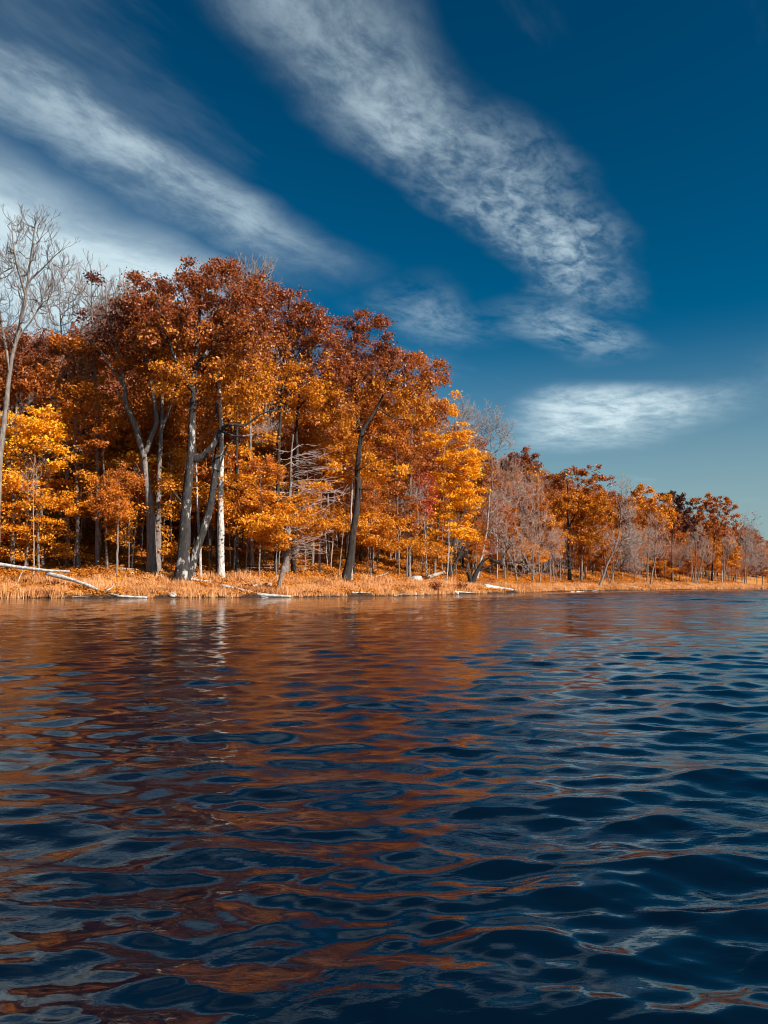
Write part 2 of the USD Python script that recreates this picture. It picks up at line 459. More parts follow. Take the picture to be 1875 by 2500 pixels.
class Skeleton:
    """Nodes of a branching tree: every node knows its parent; guides are the trunk and limbs seen in the photograph, the rest grows towards targets."""
    def __init__(self, seed):
        self.rng = np.random.default_rng(seed)
        self.pos, self.par, self.dir, self.guide = [], [], [], []
        self.gr = {}

    def add(self, p, par, d, guide=-1):
        self.pos.append(p); self.par.append(par); self.dir.append(d); self.guide.append(guide)
        return len(self.pos) - 1

    def guide_path(self, pts, r0, r1, parent=None, step=0.5, wob=0.05, flare=0.0):
        """a trunk (parent None) or limb along pts, from radius r0 to r1"""
        path = smooth_path(pts, step)
        n = len(path)
        w = np.stack([fb(np.arange(n) * 1.0, np.full(n, self.rng.uniform(0, 99)), 0.45, 2, k) for k in (1, 2, 3)], 1) * 2 * wob
        w *= np.minimum(np.arange(n), 3)[:, None] / 3
        path = path + w
        gid = len(self.gr)
        if parent is None and self.pos:
            last = int(np.argmin(np.linalg.norm(np.array(self.pos) - path[0], axis=1)))
            start = 1
        else:
            last, start = -1, 0
        ln = np.concatenate([[0], np.cumsum(np.linalg.norm(np.diff(path, axis=0), axis=1))])
        rad = r0 + (r1 - r0) * (ln / ln[-1]) ** 0.9
        if flare:
            rad = rad * (1 + flare * np.exp(-ln / (2.2 * r0)))
        d = unit(np.gradient(path, axis=0)) if n > 1 else np.array([[0, 0, 1.0]])
        ids = []
        for i in range(start, n):
            last = self.add(path[i], last, d[i], gid); ids.append(last)
            self.gr[(gid, last)] = rad[i]
        self.gr[gid] = (r0, r1)
        return ids

    def grow(self, targets, zmin=-1e9, ang=0.62, mid=2, wob=0.12, up=0.35, only=None):
        rng = self.rng
        T = np.asarray(targets, float)
        P0 = np.array(self.pos)
        dist = np.min(np.linalg.norm(T[:, None] - P0[None], axis=2), axis=1)
        for t in T[np.argsort(dist + rng.normal(0, 0.15, len(T)))]:
            pp, dd = np.array(self.pos), np.array(self.dir)
            v = t - pp
            L = np.linalg.norm(v, axis=1) + 1e-6
            c = np.sum(v * dd, 1) / L
            cost = L * (1 + ang * (1 - c)) + np.where(pp[:, 2] < zmin, 1e3, 0) + np.where(L < 0.05, 1e3, 0)
            a = int(np.argmin(cost))
            p0, d0, Ld = pp[a], dd[a], L[a]
            c1 = p0 + unit(d0 + rng.normal(0, 0.2, 3)) * Ld * 0.35
            k = max(1, min(5, int(round(Ld / 0.7)))) if mid else 1
            last, prev = a, p0
            for i in range(1, k + 1):
                s = i / k
                q = (1 - s) ** 2 * p0 + 2 * s * (1 - s) * c1 + s * s * t
                if i < k:
                    q = q + rng.normal(0, wob * min(Ld, 1.5) * 0.4, 3)
                dn = q - prev
                dn = dn / (np.linalg.norm(dn) + 1e-9)
                if i == k:
                    dn = unit(dn + np.array([0, 0, up]))
                last = self.add(q, last, dn)
                prev = q

    def twigs(self, n, length, spread=0.6, up=0.3, ratio=0.6, levels=1):
        """n short twigs on every end, repeated for levels"""
        rng = self.rng
        for lv in range(levels):
            N = len(self.pos)
            has = np.zeros(N, bool)
            for q in self.par:
                if q >= 0:
                    has[q] = True
            for e in np.nonzero(~has)[0]:
                for _ in range(n):
                    d = unit(self.dir[e] + rng.normal(0, spread, 3) + np.array([0, 0, up]))
                    L = length * rng.uniform(0.6, 1.3)
                    m = self.add(self.pos[e] + d * L * 0.5 + rng.normal(0, 0.03, 3), int(e), d)
                    d2 = unit(d + rng.normal(0, 0.25, 3) + np.array([0, 0, up * 0.5]))
                    self.add(self.pos[m] + d2 * L * 0.5, m, d2)
            length *= ratio

    def side_twigs(self, count, length, rmax, spread=0.8, up=0.2):
        rng = self.rng
        R = self.radii(0.006, 2.3)
        ok = np.nonzero((R < rmax) & (np.array(self.par) >= 0))[0]
        if not len(ok):
            return
        for e in rng.choice(ok, count):
            d = unit(self.dir[e] * 0.6 + rng.normal(0, spread, 3) + np.array([0, 0, up]))
            L = length * rng.uniform(0.5, 1.4)
            m = self.add(self.pos[e] + d * L * 0.5, int(e), d)
            d2 = unit(d + rng.normal(0, 0.3, 3) + np.array([0, 0, up]))
            self.add(self.pos[m] + d2 * L * 0.5, m, d2)

    def radii(self, tip, ex):
        N = len(self.pos)
        acc = np.zeros(N)
        R = np.zeros(N)
        for i in range(N - 1, -1, -1):
            R[i] = max(acc[i] ** (1 / ex), tip)
            if self.par[i] >= 0:
                acc[self.par[i]] += R[i] ** ex
        for i in range(N):
            if self.guide[i] >= 0:
                R[i] = self.gr[(self.guide[i], i)]
            elif self.par[i] >= 0:
                R[i] = min(R[i], 0.8 * R[self.par[i]] if self.guide[self.par[i]] >= 0 else R[self.par[i]])
        return np.maximum(R, tip)


def tubes(pos, par, R, dirs, ids, sides, rough=0.0, seed=0):
    """frustum from every node's parent to the node"""
    ids = np.asarray([i for i in ids if par[i] >= 0])
    if not len(ids):
        return None
    p = par[ids]
    N = len(pos)
    main = np.full(N, -1)
    order = np.argsort(R[ids])
    main[p[order]] = ids[order]          # the thickest child continues its parent
    is_main = main[p] == ids
    ref = np.where(np.abs(dirs[:, 0:1]) < 0.8, np.array([[1.0, 0, 0]]), np.array([[0, 1.0, 0]]))
    u = unit(np.cross(dirs, ref)); v = np.cross(dirs, u)
    a = np.arange(sides) / sides * 2 * np.pi
    ca, sa = np.cos(a), np.sin(a)

    def ring(at, frame, r, key):
        rr = r[:, None] * np.ones((1, sides))
        if rough:
            rr = rr * (1 + rough * (meshkit.noise(np.stack([key[:, None] * 0.21 + 0 * a, 1.3 * ca + 0 * rr, 1.3 * sa + 0 * rr + seed], -1)) - 0.5) * 2)
        return pos[at][:, None] + rr[..., None] * (u[frame][:, None] * ca[None, :, None] + v[frame][:, None] * sa[None, :, None])

    zk = np.arange(N).astype(float)
    lo = ring(p, np.where(is_main, p, ids), np.where(is_main, R[p], np.minimum(R[ids] * 1.15, R[p])), np.where(is_main, zk[p], zk[ids]))
    hi = ring(ids, ids, R[ids], zk[ids])
    verts = np.concatenate([lo, hi], 1).reshape(-1, 3)
    base = (np.arange(len(ids)) * 2 * sides)[:, None]
    k = np.arange(sides)[None]; k2 = (k + 1) % sides
    f = np.concatenate([np.stack([base + k, base + k2, base + sides + k2], -1).reshape(-1, 3), np.stack([base + k, base + sides + k2, base + sides + k], -1).reshape(-1, 3)])
    # caps on the ends of broken limbs
    has = np.zeros(N, bool); has[par[par >= 0]] = True
    caps = np.nonzero(~has[ids] & (R[ids] > 0.05))[0]
    if len(caps):
        cb = (caps * 2 * sides + sides)[:, None]
        f = np.vstack([f] + [np.hstack([cb, cb + j, cb + j + 1]) for j in range(1, sides - 1)])
    return verts, f


def leaf_mesh(rng, at, size, flat=0.75, narrow=0.62):
    """one bent leaf (or small spray) of two triangles at every point"""
    n = len(at)
    nrm = unit(rng.normal(0, 1, (n, 3)) * np.array([1, 1, 0.7]) + np.array([0, 0, flat]))
    t = unit(np.cross(nrm, rng.normal(0, 1, (n, 3))))
    b = np.cross(nrm, t)
    L = (size * np.exp(rng.normal(0, 0.28, n)))[:, None]
    w = L * narrow * rng.uniform(0.7, 1.25, (n, 1))
    sag = nrm * L * rng.uniform(-0.25, 0.25, (n, 1))
    v = np.stack([at - t * L * 0.5, at + b * w * 0.5 + sag, at + t * L * 0.5, at - b * w * 0.5 + sag], 1).reshape(-1, 3)
    i = np.arange(n) * 4
    f = np.concatenate([np.stack([i, i + 1, i + 2], 1), np.stack([i, i + 2, i + 3], 1)])
    return v, f


def in_ellipsoids(rng, ells, n, shell=0.45):
    """n points in a set of ellipsoids (centre, radii), denser outside"""
    ells = [(np.asarray(c, float), np.asarray(r, float)) for c, r in ells]
    vol = np.array([np.prod(r) ** 0.8 for c, r in ells])
    pick = rng.choice(len(ells), n, p=vol / vol.sum())
    d = unit(rng.normal(0, 1, (n, 3))) * (rng.random(n) ** shell)[:, None]
    return np.array([ells[k][0] + d[i] * ells[k][1] for i, k in enumerate(pick)])


def finish(sk, name, base, label, cat='tree', group=None, woody='bark_grey', twig_mat=None, limb_mat=None, leaf=None, n_leaf=0, leaf_size=0.185, leaf_r=0.03, jit=(0.36, 0.24),
           tip=0.008, ex=2.25, sides=10, rough=0.10, leaf2=None, split=None, flat=0.75, rotz=0.0, scale=None, extra=()):
    """builds the parts of a tree: trunk, limbs one by one, branches, crown"""
    pos, par, guide = np.array(sk.pos), np.array(sk.par), np.array(sk.guide)
    R = sk.radii(tip, ex)
    dirs = np.array(sk.dir)
    base = np.asarray(base, float)
    local = pos - base
    t = thing(name, base, rotz, scale, label, cat, group)
    N = len(pos)
    for gid in sorted({g for g in guide if g >= 0}):
        ids = np.nonzero(guide == gid)[0]
        big = R[ids].max() > 0.1
        m = tubes(local, par, R, dirs, ids, sides if big else 6, rough if big else 0, gid)
        if m is not None:
            obj('trunk' if gid == 0 else 'limb', m, M[limb_mat or woody] if gid else M[woody], t)
    rest = np.nonzero((guide < 0) & (R > 0.035))[0]
    m = tubes(local, par, R, dirs, rest, 5)
    tw = M[twig_mat or woody]
    if m is not None:
        obj('branches', m, M[woody], t, kind='stuff')
    m = tubes(local, par, R, dirs, np.nonzero((guide < 0) & (R <= 0.035))[0], 3)
    if m is not None:
        obj('twigs', m, tw, t, kind='stuff')
    if leaf and n_leaf:
        rng = np.random.default_rng(len(pos) + 17)
        ok = np.nonzero((R < leaf_r) & (guide < 0))[0]
        # leaves gather in sprays: some twigs carry many, others none
        wgt = rng.gamma(0.55, 1.0, len(ok))
        at = local[rng.choice(ok, n_leaf, p=wgt / wgt.sum())]
        at = at + rng.normal(0, 1, at.shape) * np.array([jit[0], jit[0], jit[1]])
        if leaf2:      # the lower and inner leaves have turned another colour than the top
            lo, hi = np.quantile(at[:, 2], split or (0.05, 0.60))
            low = rng.random(len(at)) > np.clip((at[:, 2] + 1.2 * fb(at[:, 0], at[:, 1] + at[:, 2], 0.5, 2, 3) * 3 - lo) / (hi - lo), 0.04, 0.98)
            obj('crown', leaf_mesh(rng, at[~low], leaf_size, flat), M[leaf], t, kind='stuff')
            obj('lower_crown', leaf_mesh(rng, at[low], leaf_size, flat), M[leaf2], t, kind='stuff')
        else:
            obj('crown', leaf_mesh(rng, at, leaf_size, flat), M[leaf], t, kind='stuff')
    return t


def px_path(pts, Y, dy=None):
    return [P(x, y, Y + (0 if dy is None else dy[i])) for i, (x, y) in enumerate(pts)]


def px_ells(ells, Y, depth=0.8):
    """crown lobes given as the photograph shows them: (px, py, rx, ry[, distance behind])"""
    out = []
    for e in ells:
        dy = e[4] if len(e) > 4 else 0
        s = (Y + dy) / F
        out.append((P(e[0], e[1], Y + dy), (e[2] * s, e[2] * s * depth, e[3] * s)))
    return out


def hero(name, base, path, r0, r1, label, limbs=(), ells=(), n_t=160, zmin_px=None, seed=1, flare=0.5, twig=(2, 0.5, 0.6, 0.3, 0.6, 1), wob=0.05, Y=None, gap=None, side=0, **kw):
    """a tree placed where the photograph shows its foot (base), its trunk along path, its limbs and crown lobes as seen there"""
    b = G(*base) if Y is None else P(base[0], base[1], Y)
    if Y is not None:
        b[2] = min(b[2], float(ground_z(b[0], b[1])))
    Yb = b[1]
    sk = Skeleton(seed)
    first = [b + np.array([0, 0, -0.35]), b + np.array([0, 0, 0.05])]
    sk.guide_path(first + [P(x, y, Yb + (d[0] if d else 0)) for x, y, *d in path], r0, r1, flare=flare, wob=wob)
    for pts, a, c in limbs:
        sk.guide_path([P(x, y, Yb + (d[0] if d else 0)) for x, y, *d in pts], a, c, wob=wob)
    if ells:
        rng = np.random.default_rng(seed + 100)
        T = in_ellipsoids(rng, px_ells(ells, Yb), n_t)
        T = T[T[:, 2] > b[2] + 1.2]
        zmin = P(0, zmin_px, Yb)[2] if zmin_px else -1e9
        sk.grow(T, zmin=zmin, up=kw.pop('up', 0.35), ang=kw.pop('ang', 0.62))
    if side:
        sk.side_twigs(side, twig[1] * 1.3, 0.05, up=twig[3])
    if twig:
        sk.twigs(*twig)
    return finish(sk, name, b, label, **kw)

BARE = dict(woody='bark_grey', twig_mat='twig_grey', tip=0.010, ex=2.2)

# ------------------------------------------------------------------ the trees along the left shore, from left to right
hero('bare_tree', (-15, 1420), [(-8, 1250), (0, 1110), (14, 1000), (28, 880), (52, 780), (68, 680), (80, 590), (88, 530)], 0.40, 0.05,
     'tall pale bare tree at the far left edge, rising highest above the orange forest',
     limbs=[([(24, 900), (5, 800), (-25, 700), (-50, 620)], 0.13, 0.03), ([(40, 830), (85, 770), (110, 720, 1), (128, 690, 1)], 0.10, 0.03),
            ([(62, 720), (40, 640, -1), (32, 580, -1), (28, 540)], 0.11, 0.03), ([(66, 690), (110, 650), (140, 620), (160, 605)], 0.10, 0.025),
            ([(76, 640), (100, 580, 1), (112, 550, 1)], 0.08, 0.025), ([(5, 1060), (40, 1010), (60, 1000)], 0.06, 0.02), ([(10, 1030), (-30, 960), (-60, 930)], 0.09, 0.03)],
     ells=[(75, 570, 62, 55), (125, 640, 50, 40), (0, 690, 70, 90), (100, 730, 60, 60), (40, 640, 60, 80), (20, 800, 70, 50)], n_t=230, zmin_px=960, seed=3,
     twig=(3, 0.62, 0.5, 0.45, 0.55, 2), side=260, **{**BARE, 'woody': 'bark_grey', 'twig_mat': 'bark_grey', 'tip': 0.009})

hero('forked_oak', (372, 1402), [(371, 1330), (366, 1240), (356, 1150), (350, 1110), (331, 1044), (307, 984), (303, 943), (270, 897), (247, 858), (200, 816)], 0.50, 0.07,
     'tall grey tree whose trunk forks twice, its long left limb leaning out over orange leaves',
     limbs=[([(353, 1115), (368, 1070), (383, 1030), (378, 990), (372, 950), (360, 880), (350, 800)], 0.26, 0.08),
            ([(303, 943), (296, 900), (285, 850), (262, 760), (258, 700)], 0.14, 0.05), ([(307, 984), (285, 955), (262, 930)], 0.08, 0.03)],
     ells=[(290, 800, 90, 60), (240, 690, 22, 22), (350, 760, 80, 80), (400, 820, 70, 80), (250, 850, 60, 50), (330, 900, 80, 60)], n_t=170, zmin_px=1000, seed=5,
     woody='bark_grey', leaf='leaf_maroon', leaf2='leaf_orange', n_leaf=12319, leaf_size=0.210)

hero('grey_tree', (384, 1400), [(386, 1300), (388, 1200), (389, 1147), (391, 1090), (393, 1050), (396, 1010), (398, 940), (402, 850), (405, 760)], 0.33, 0.07,
     'slimmer grey tree close against the right side of the twice-forked tree',
     limbs=[([(394, 1045), (412, 1005), (421, 970), (428, 900)], 0.17, 0.05)],
     ells=[(430, 850, 60, 90), (400, 780, 60, 60)], n_t=80, zmin_px=1000, seed=6, woody='bark_grey', leaf='leaf_rust', leaf2='leaf_gold', n_leaf=7000, leaf_size=0.210)

hero('oak_tree', (444, 1427), [(449, 1337), (454, 1246), (459, 1171), (465, 1125), (468, 1080), (470, 1014), (474, 930), (480, 850), (486, 770), (492, 690)], 0.60, 0.08,
     'big dark oak with a rust-brown crown and a limb arching right over the pale trunks',
     limbs=[([(466, 1130), (490, 1114), (518, 1090), (536, 1053), (562, 1036, -1), (596, 1041, -1)], 0.36, 0.10),
            ([(450, 1232), (427, 1206), (416, 1192)], 0.16, 0.06), ([(596, 1041, -1), (640, 1010, -1), (680, 1000, -1)], 0.10, 0.04),
            ([(540, 1050), (575, 1065, -1), (620, 1062, -1), (650, 1070, -1)], 0.11, 0.03), ([(472, 960), (430, 880, -1), (400, 800, -1), (380, 730, -1)], 0.20, 0.06),
            ([(476, 900), (530, 830, 1), (575, 760, 1), (610, 700, 1)], 0.22, 0.06), ([(483, 810), (455, 740, 1), (440, 690, 1)], 0.13, 0.05)],
     ells=[(480, 690, 90, 45), (380, 730, 80, 60), (560, 720, 90, 70), (440, 800, 120, 70), (600, 820, 90, 80), (520, 920, 130, 60), (620, 960, 70, 50), (420, 930, 60, 50), (600, 1010, 60, 40)], n_t=330, zmin_px=1130, seed=8, flare=0.7,
     woody='bark_oak', leaf='leaf_rust', leaf2='leaf_gold', n_leaf=33600, leaf_size=0.218, sides=16, rough=0.14)

hero('leaning_snag', (460, 1415), [(470, 1375), (481, 1337), (494, 1300), (507, 1262), (516, 1225), (523, 1177), (530, 1111)], 0.40, 0.27,
     'leaning grey trunk growing from the foot of the big dark oak, broken off above',
     limbs=[([(524, 1180), (542, 1120), (556, 1085)], 0.16, 0.06), ([(520, 1200), (520, 1140), (519, 1105)], 0.14, 0.08)], seed=9, twig=None, woody='bark_oak', sides=14, rough=0.25)

hero('pale_trunk_tree', (540, 1413), [(540, 1330), (539, 1240), (540, 1160), (541, 1110), (540, 1040), (536, 960), (530, 880), (528, 800), (524, 700)], 0.34, 0.06,
     'straight white-barked tree, the palest trunk on the shore, right of the big oak',
     ells=[(520, 670, 60, 40), (540, 760, 60, 60), (560, 850, 50, 60)], n_t=80, zmin_px=960, seed=11, woody='bark_white', leaf='leaf_rust', leaf2='leaf_gold', n_leaf=7700, leaf_size=0.210, flare=0.3)

hero('dark_trunk_tree', (529, 1408), [(529, 1320), (527, 1230), (526, 1150), (528, 1000), (530, 900)], 0.14, 0.05,
     'thin dark trunk directly left of the white-barked trunk', ells=[(545, 900, 40, 60)], n_t=40, zmin_px=1000, seed=12, woody='bark_dark', leaf='leaf_orange', n_leaf=2500)
hero('thin_pale_tree', (490, 1413), [(488, 1340), (484, 1261), (481, 1190), (478, 1100), (476, 1040)], 0.16, 0.05,
     'thin pale trunk standing between the big oak and the leaning grey trunk', ells=[(480, 1050, 45, 50)], n_t=40, zmin_px=1130, seed=13, woody='bark_pale', leaf='leaf_orange', n_leaf=2500)
hero('dark_trunk_tree', (577, 1404), [(577, 1330), (577, 1260), (577, 1180), (578, 1100), (580, 1000), (590, 880), (600, 780)], 0.23, 0.05,
     'straight black trunk halfway between the white trunk and the dead tree', ells=[(600, 840, 60, 80), (620, 740, 50, 50), (590, 940, 50, 50)], n_t=110, zmin_px=1020, seed=14, woody='bark_dark', leaf='leaf_rust', leaf2='leaf_gold', n_leaf=10500, leaf_size=0.210)

# dead conifer: side branches droop and sweep outwards
def dead_conifer():
    b = G(694, 1400)
    Y = b[1]
    sk = Skeleton(21)
    sk.guide_path([b + np.array([0, 0, -0.3]), P(696, 1390, Y), P(701, 1337, Y), P(705, 1261, Y), P(709, 1190, Y), P(711, 1117, Y), P(716, 1060, Y)], 0.42, 0.05, flare=0.4)
    rng = np.random.default_rng(4)
    for i in range(96):
        py = 1085 + 285 * rng.beta(1.15, 1.0)
        x0 = np.interp(py, (1060, 1117, 1261, 1390), (716, 711, 705, 697))
        right = rng.random() < 0.72
        L = 135 * rng.uniform(0.25, 1.0) ** 0.8 if right else rng.uniform(15, 80)
        L *= np.interp(py, (1085, 1150, 1260, 1365), (0.45, 1.0, 1.0, 0.7))
        sgn = 1 if right else -1
        rise, dz, bend = rng.normal(0.14, 0.24), rng.uniform(-3.0, 1.5), rng.normal(0.0, 0.07)
        pts = [(x0, py), (x0 + sgn * L * 0.35, py - L * (rise * 0.35 + bend), dz * 0.3), (x0 + sgn * L * 0.7, py - L * (rise * 0.7 + bend * 0.8), dz * 0.7), (x0 + sgn * L, py - L * rise, dz)]
        r = 0.024 + 0.018 * L / 135
        sk.guide_path([P(q[0], q[1], Y + (q[2] if len(q) > 2 else 0)) for q in pts], r, 0.010, step=0.4, wob=0.06)
    sk.side = None
    # fine twigs along the side branches
    pos = np.array(sk.pos)
    g = np.array(sk.guide)
    for e in rng.choice(np.nonzero(g > 0)[0], 620):
        d = unit(sk.dir[e] * 0.9 + rng.normal(0, 0.45, 3))
        L = rng.uniform(0.3, 1.1)
        m = sk.add(pos[e] + d * L * 0.5, int(e), d)
        sk.add(pos[e] + d * L + rng.normal(0, 0.08, 3), m, d)
    return finish(sk, 'dead_tree', b, 'dead grey tree with many thin bare branches sweeping out to the right', woody='bark_grey', twig_mat='twig_white', limb_mat='twig_white', tip=0.014, sides=14, rough=0.2)


dead_conifer()
hero('broken_snag', (680, 1443), [(683, 1425), (687, 1408), (691, 1392), (694, 1382)], 0.17, 0.22, 'short split and hollow pale stump standing before the foot of the dead tree', seed=22, twig=None, woody='bark_grey', flare=0.2, rough=0.3)
hero('dark_trunk_tree', (674, 1402), [(675, 1330), (677, 1230), (680, 1123), (684, 1000), (690, 900), (700, 800), (706, 730)], 0.26, 0.06,
     'dark trunk just left of the dead tree, carrying a rust-brown crown',
     limbs=[([(687, 950), (720, 880), (750, 820)], 0.12, 0.05), ([(692, 880), (660, 800), (645, 740)], 0.12, 0.05)],
     ells=[(690, 740, 60, 40), (640, 720, 50, 45), (740, 800, 70, 60), (670, 830, 80, 60), (700, 920, 80, 60), (770, 860, 50, 60), (770, 950, 60, 50)], n_t=240, zmin_px=1010, seed=23, woody='bark_dark', leaf='leaf_rust', leaf2='leaf_gold', n_leaf=22400, leaf_size=0.210)
hero('dark_trunk_tree', (717, 1401), [(718, 1330), (722, 1230), (726, 1129), (724, 1050), (730, 960), (738, 880), (740, 800)], 0.27, 0.06,
     'leaning dark trunk just right of the dead tree, under dense rust leaves',
     limbs=[([(727, 1000), (760, 960), (800, 930)], 0.13, 0.04)],
     ells=[(750, 790, 60, 55), (800, 850, 60, 70), (820, 930, 60, 60), (740, 960, 80, 50), (690, 1010, 60, 50), (810, 1010, 60, 50)], n_t=210, zmin_px=1040, seed=24, woody='bark_dark', leaf='leaf_rust', leaf2='leaf_gold', n_leaf=15400, leaf_size=0.210)
hero('thin_pale_tree', (780, 1399), [(781, 1330), (783, 1260), (785, 1190), (786, 1120)], 0.14, 0.05,
     'thin white pole of a tree between the dead tree and the crooked dark oak', ells=[(785, 1100, 40, 60)], n_t=40, zmin_px=1190, seed=25, woody='bark_pale', leaf='leaf_gold', n_leaf=1500, flare=0.1)

hero('oak_tree', (842, 1421), [(852, 1375), (858, 1340), (862, 1300), (868, 1265), (872, 1230), (874, 1189), (873, 1147), (877, 1096), (884, 1053)], 0.44, 0.24,
     'crooked dark oak, trunk bent like an S, with a wide forked crown',
     limbs=[([(884, 1055), (875, 1030), (872, 1008), (866, 960), (860, 900), (858, 850)], 0.17, 0.05), ([(884, 1053), (898, 1030), (914, 1005), (926, 985), (935, 965), (946, 920), (960, 880)], 0.21, 0.06),
            ([(920, 995), (950, 1015, -1), (975, 1024, -1), (1010, 1025, -1)], 0.10, 0.03), ([(866, 1150), (890, 1140, -1), (905, 1125, -1)], 0.09, 0.03),
            ([(884, 1065), (905, 1058, -1), (935, 1075, -1)], 0.06, 0.02), ([(871, 1195), (905, 1195, -1), (925, 1215, -1), (938, 1225, -1)], 0.07, 0.02), ([(876, 1170), (850, 1155, -1), (830, 1150, -1)], 0.07, 0.02)],
     ells=[(890, 800, 60, 32), (940, 860, 60, 40), (1010, 880, 34, 20), (1000, 930, 45, 26), (850, 870, 70, 50), (900, 930, 100, 50), (1000, 990, 60, 45), (800, 950, 60, 45), (830, 1000, 50, 35)], n_t=280, zmin_px=1080, seed=31, flare=0.5,
     woody='bark_dark', leaf='leaf_rust', leaf2='leaf_gold', n_leaf=26600, leaf_size=0.218, sides=16, rough=0.14)
hero('thin_pale_tree', (858, 1415), [(858, 1330), (858, 1250), (860, 1180), (862, 1110)], 0.15, 0.05, 'thin pale trunk half hidden behind the crooked dark oak', ells=[(850, 1120, 50, 50)], n_t=40, zmin_px=1200, seed=32, woody='bark_pale', leaf='leaf_gold', n_leaf=2500)

# ------------------------------------------------------------------ maples and saplings of the understorey
def maple(base, ells, leaf, n_leaf, label, seed, name='maple_tree', r=0.13, woody='bark_grey', n_t=None, size=0.21, top=None, **kw):
    cx = np.mean([e[0] for e in ells]); top = min(e[1] for e in ells) - 10
    return hero(name, base, [(base[0] * 0.6 + cx * 0.4, base[1] * 0.6 + top * 0.4), (cx, top)], r, 0.025, label, ells=ells, n_t=n_t or 40 + n_leaf // 90, seed=seed, woody=woody,
                leaf=leaf, n_leaf=n_leaf, leaf_size=size, flat=1.3, jit=(0.42, 0.15), twig=(2, 0.45, 0.7, 0.05, 0.6, 1), up=0.0, **kw)


maple((95, 1398), [(60, 1060, 90, 60), (110, 1040, 60, 40), (30, 1120, 70, 50), (140, 1110, 50, 40)], 'leaf_yellow', 8500, 'bright yellow maple at the left edge, right of the tall bare tree', 41, size=0.24)
maple((60, 1392), [(90, 1200, 95, 55), (20, 1230, 60, 50), (160, 1240, 50, 40), (70, 1290, 80, 40)], 'leaf_gold', 9000, 'golden maple with low spreading branches above the long white fallen log', 42, size=0.24)
maple((150, 1388), [(130, 1320, 60, 38), (60, 1345, 70, 26), (170, 1350, 40, 22)], 'leaf_gold', 4200, 'low golden sapling close behind the fallen logs at the left', 43, r=0.06)
maple((262, 1390), [(240, 1060, 50, 50), (280, 1010, 50, 40), (220, 980, 50, 40)], 'leaf_orange', 4800, 'orange maple behind and left of the twice-forked tree', 44, size=0.23)
maple((315, 1396), [(315, 1255, 50, 30), (300, 1310, 35, 18), (330, 1190, 35, 25)], 'leaf_gold', 3000, 'thin golden sapling in the dark gap left of the twice-forked trunk', 45, r=0.05)
maple((418, 1400), [(415, 1240, 38, 30), (425, 1180, 35, 30), (405, 1300, 25, 18), (412, 1345, 34, 16), (430, 1120, 30, 30)], 'leaf_gold', 4500, 'golden maple filling the gap between forked tree and big oak', 46, r=0.07)
maple((512, 1409), [(505, 1215, 48, 22), (540, 1225, 34, 18), (480, 1235, 25, 12)], 'leaf_gold', 2800, 'small golden maple spreading across the middle of the white trunk', 47, r=0.06)
maple((600, 1398), [(610, 1200, 60, 36), (585, 1120, 48, 40), (640, 1150, 40, 40), (630, 1250, 45, 22)], 'leaf_gold', 6500, 'golden maple between the black trunk and the dead tree', 48, r=0.08, size=0.23)
maple((655, 1392), [(640, 1330, 30, 14), (610, 1290, 36, 16), (650, 1270, 32, 16)], 'leaf_orange', 1700, 'low orange sapling behind the picnic table', 49, r=0.04)
maple((826, 1408), [(835, 1120, 70, 30), (800, 1100, 50, 30), (890, 1135, 60, 26), (850, 1160, 60, 22), (940, 1150, 50, 24)], 'leaf_gold', 7000, 'golden maple whose flat leafy layers cross the crooked dark oak', 50, r=0.08, size=0.23)
maple((905, 1408), [(880, 1280, 70, 32), (940, 1290, 60, 30), (830, 1270, 40, 22), (900, 1320, 60, 18), (960, 1330, 60, 16)], 'leaf_gold', 7000, 'low wide golden maple right of the crooked dark oak', 51, r=0.08, size=0.23)
maple((975, 1410), [(950, 1200, 60, 40), (985, 1120, 50, 50), (940, 1080, 50, 40), (990, 1260, 50, 40)], 'leaf_orange', 7500, 'orange maple between the crooked oak and the bright yellow maple', 52, r=0.10, size=0.24)
maple((1060, 1408), [(1090, 990, 40, 40), (1090, 1060, 58, 50), (1120, 1130, 66, 50), (1085, 1190, 55, 50), (1140, 1220, 50, 50), (1110, 1300, 60, 45), (1040, 1010, 40, 45), (1070, 1255, 40, 40)], 'leaf_yellow', 21000, 'large bright yellow maple, the most vivid tree on the shore', 53, r=0.2, size=0.28, n_t=260)
maple((1030, 1409), [(1035, 1180, 26, 22), (1040, 1225, 28, 26), (1045, 1255, 16, 8)], 'leaf_red', 2600, 'small coral-red maple left of the bright yellow maple', 54, r=0.06, size=0.24)
maple((1010, 1412), [(1010, 1330, 50, 26), (1040, 1345, 45, 20), (1075, 1350, 40, 24)], 'leaf_gold', 3200, 'low golden sapling before the foot of the yellow maple', 55, r=0.05)
hero('orange_oak', (1000, 1411), [(1000, 1300), (1003, 1150), (1008, 1000), (1012, 920)], 0.22, 0.05, 'tall orange oak behind, its crown reaching right above the yellow maple',
     ells=[(1020, 900, 60, 35), (1060, 920, 45, 40), (990, 970, 60, 50), (1050, 1000, 50, 40), (950, 900, 50, 50), (920, 990, 70, 50), (960, 1050, 60, 45)], n_t=260, zmin_px=1150, seed=56, woody='bark_grey', leaf='leaf_orange', n_leaf=21280, leaf_size=0.235)

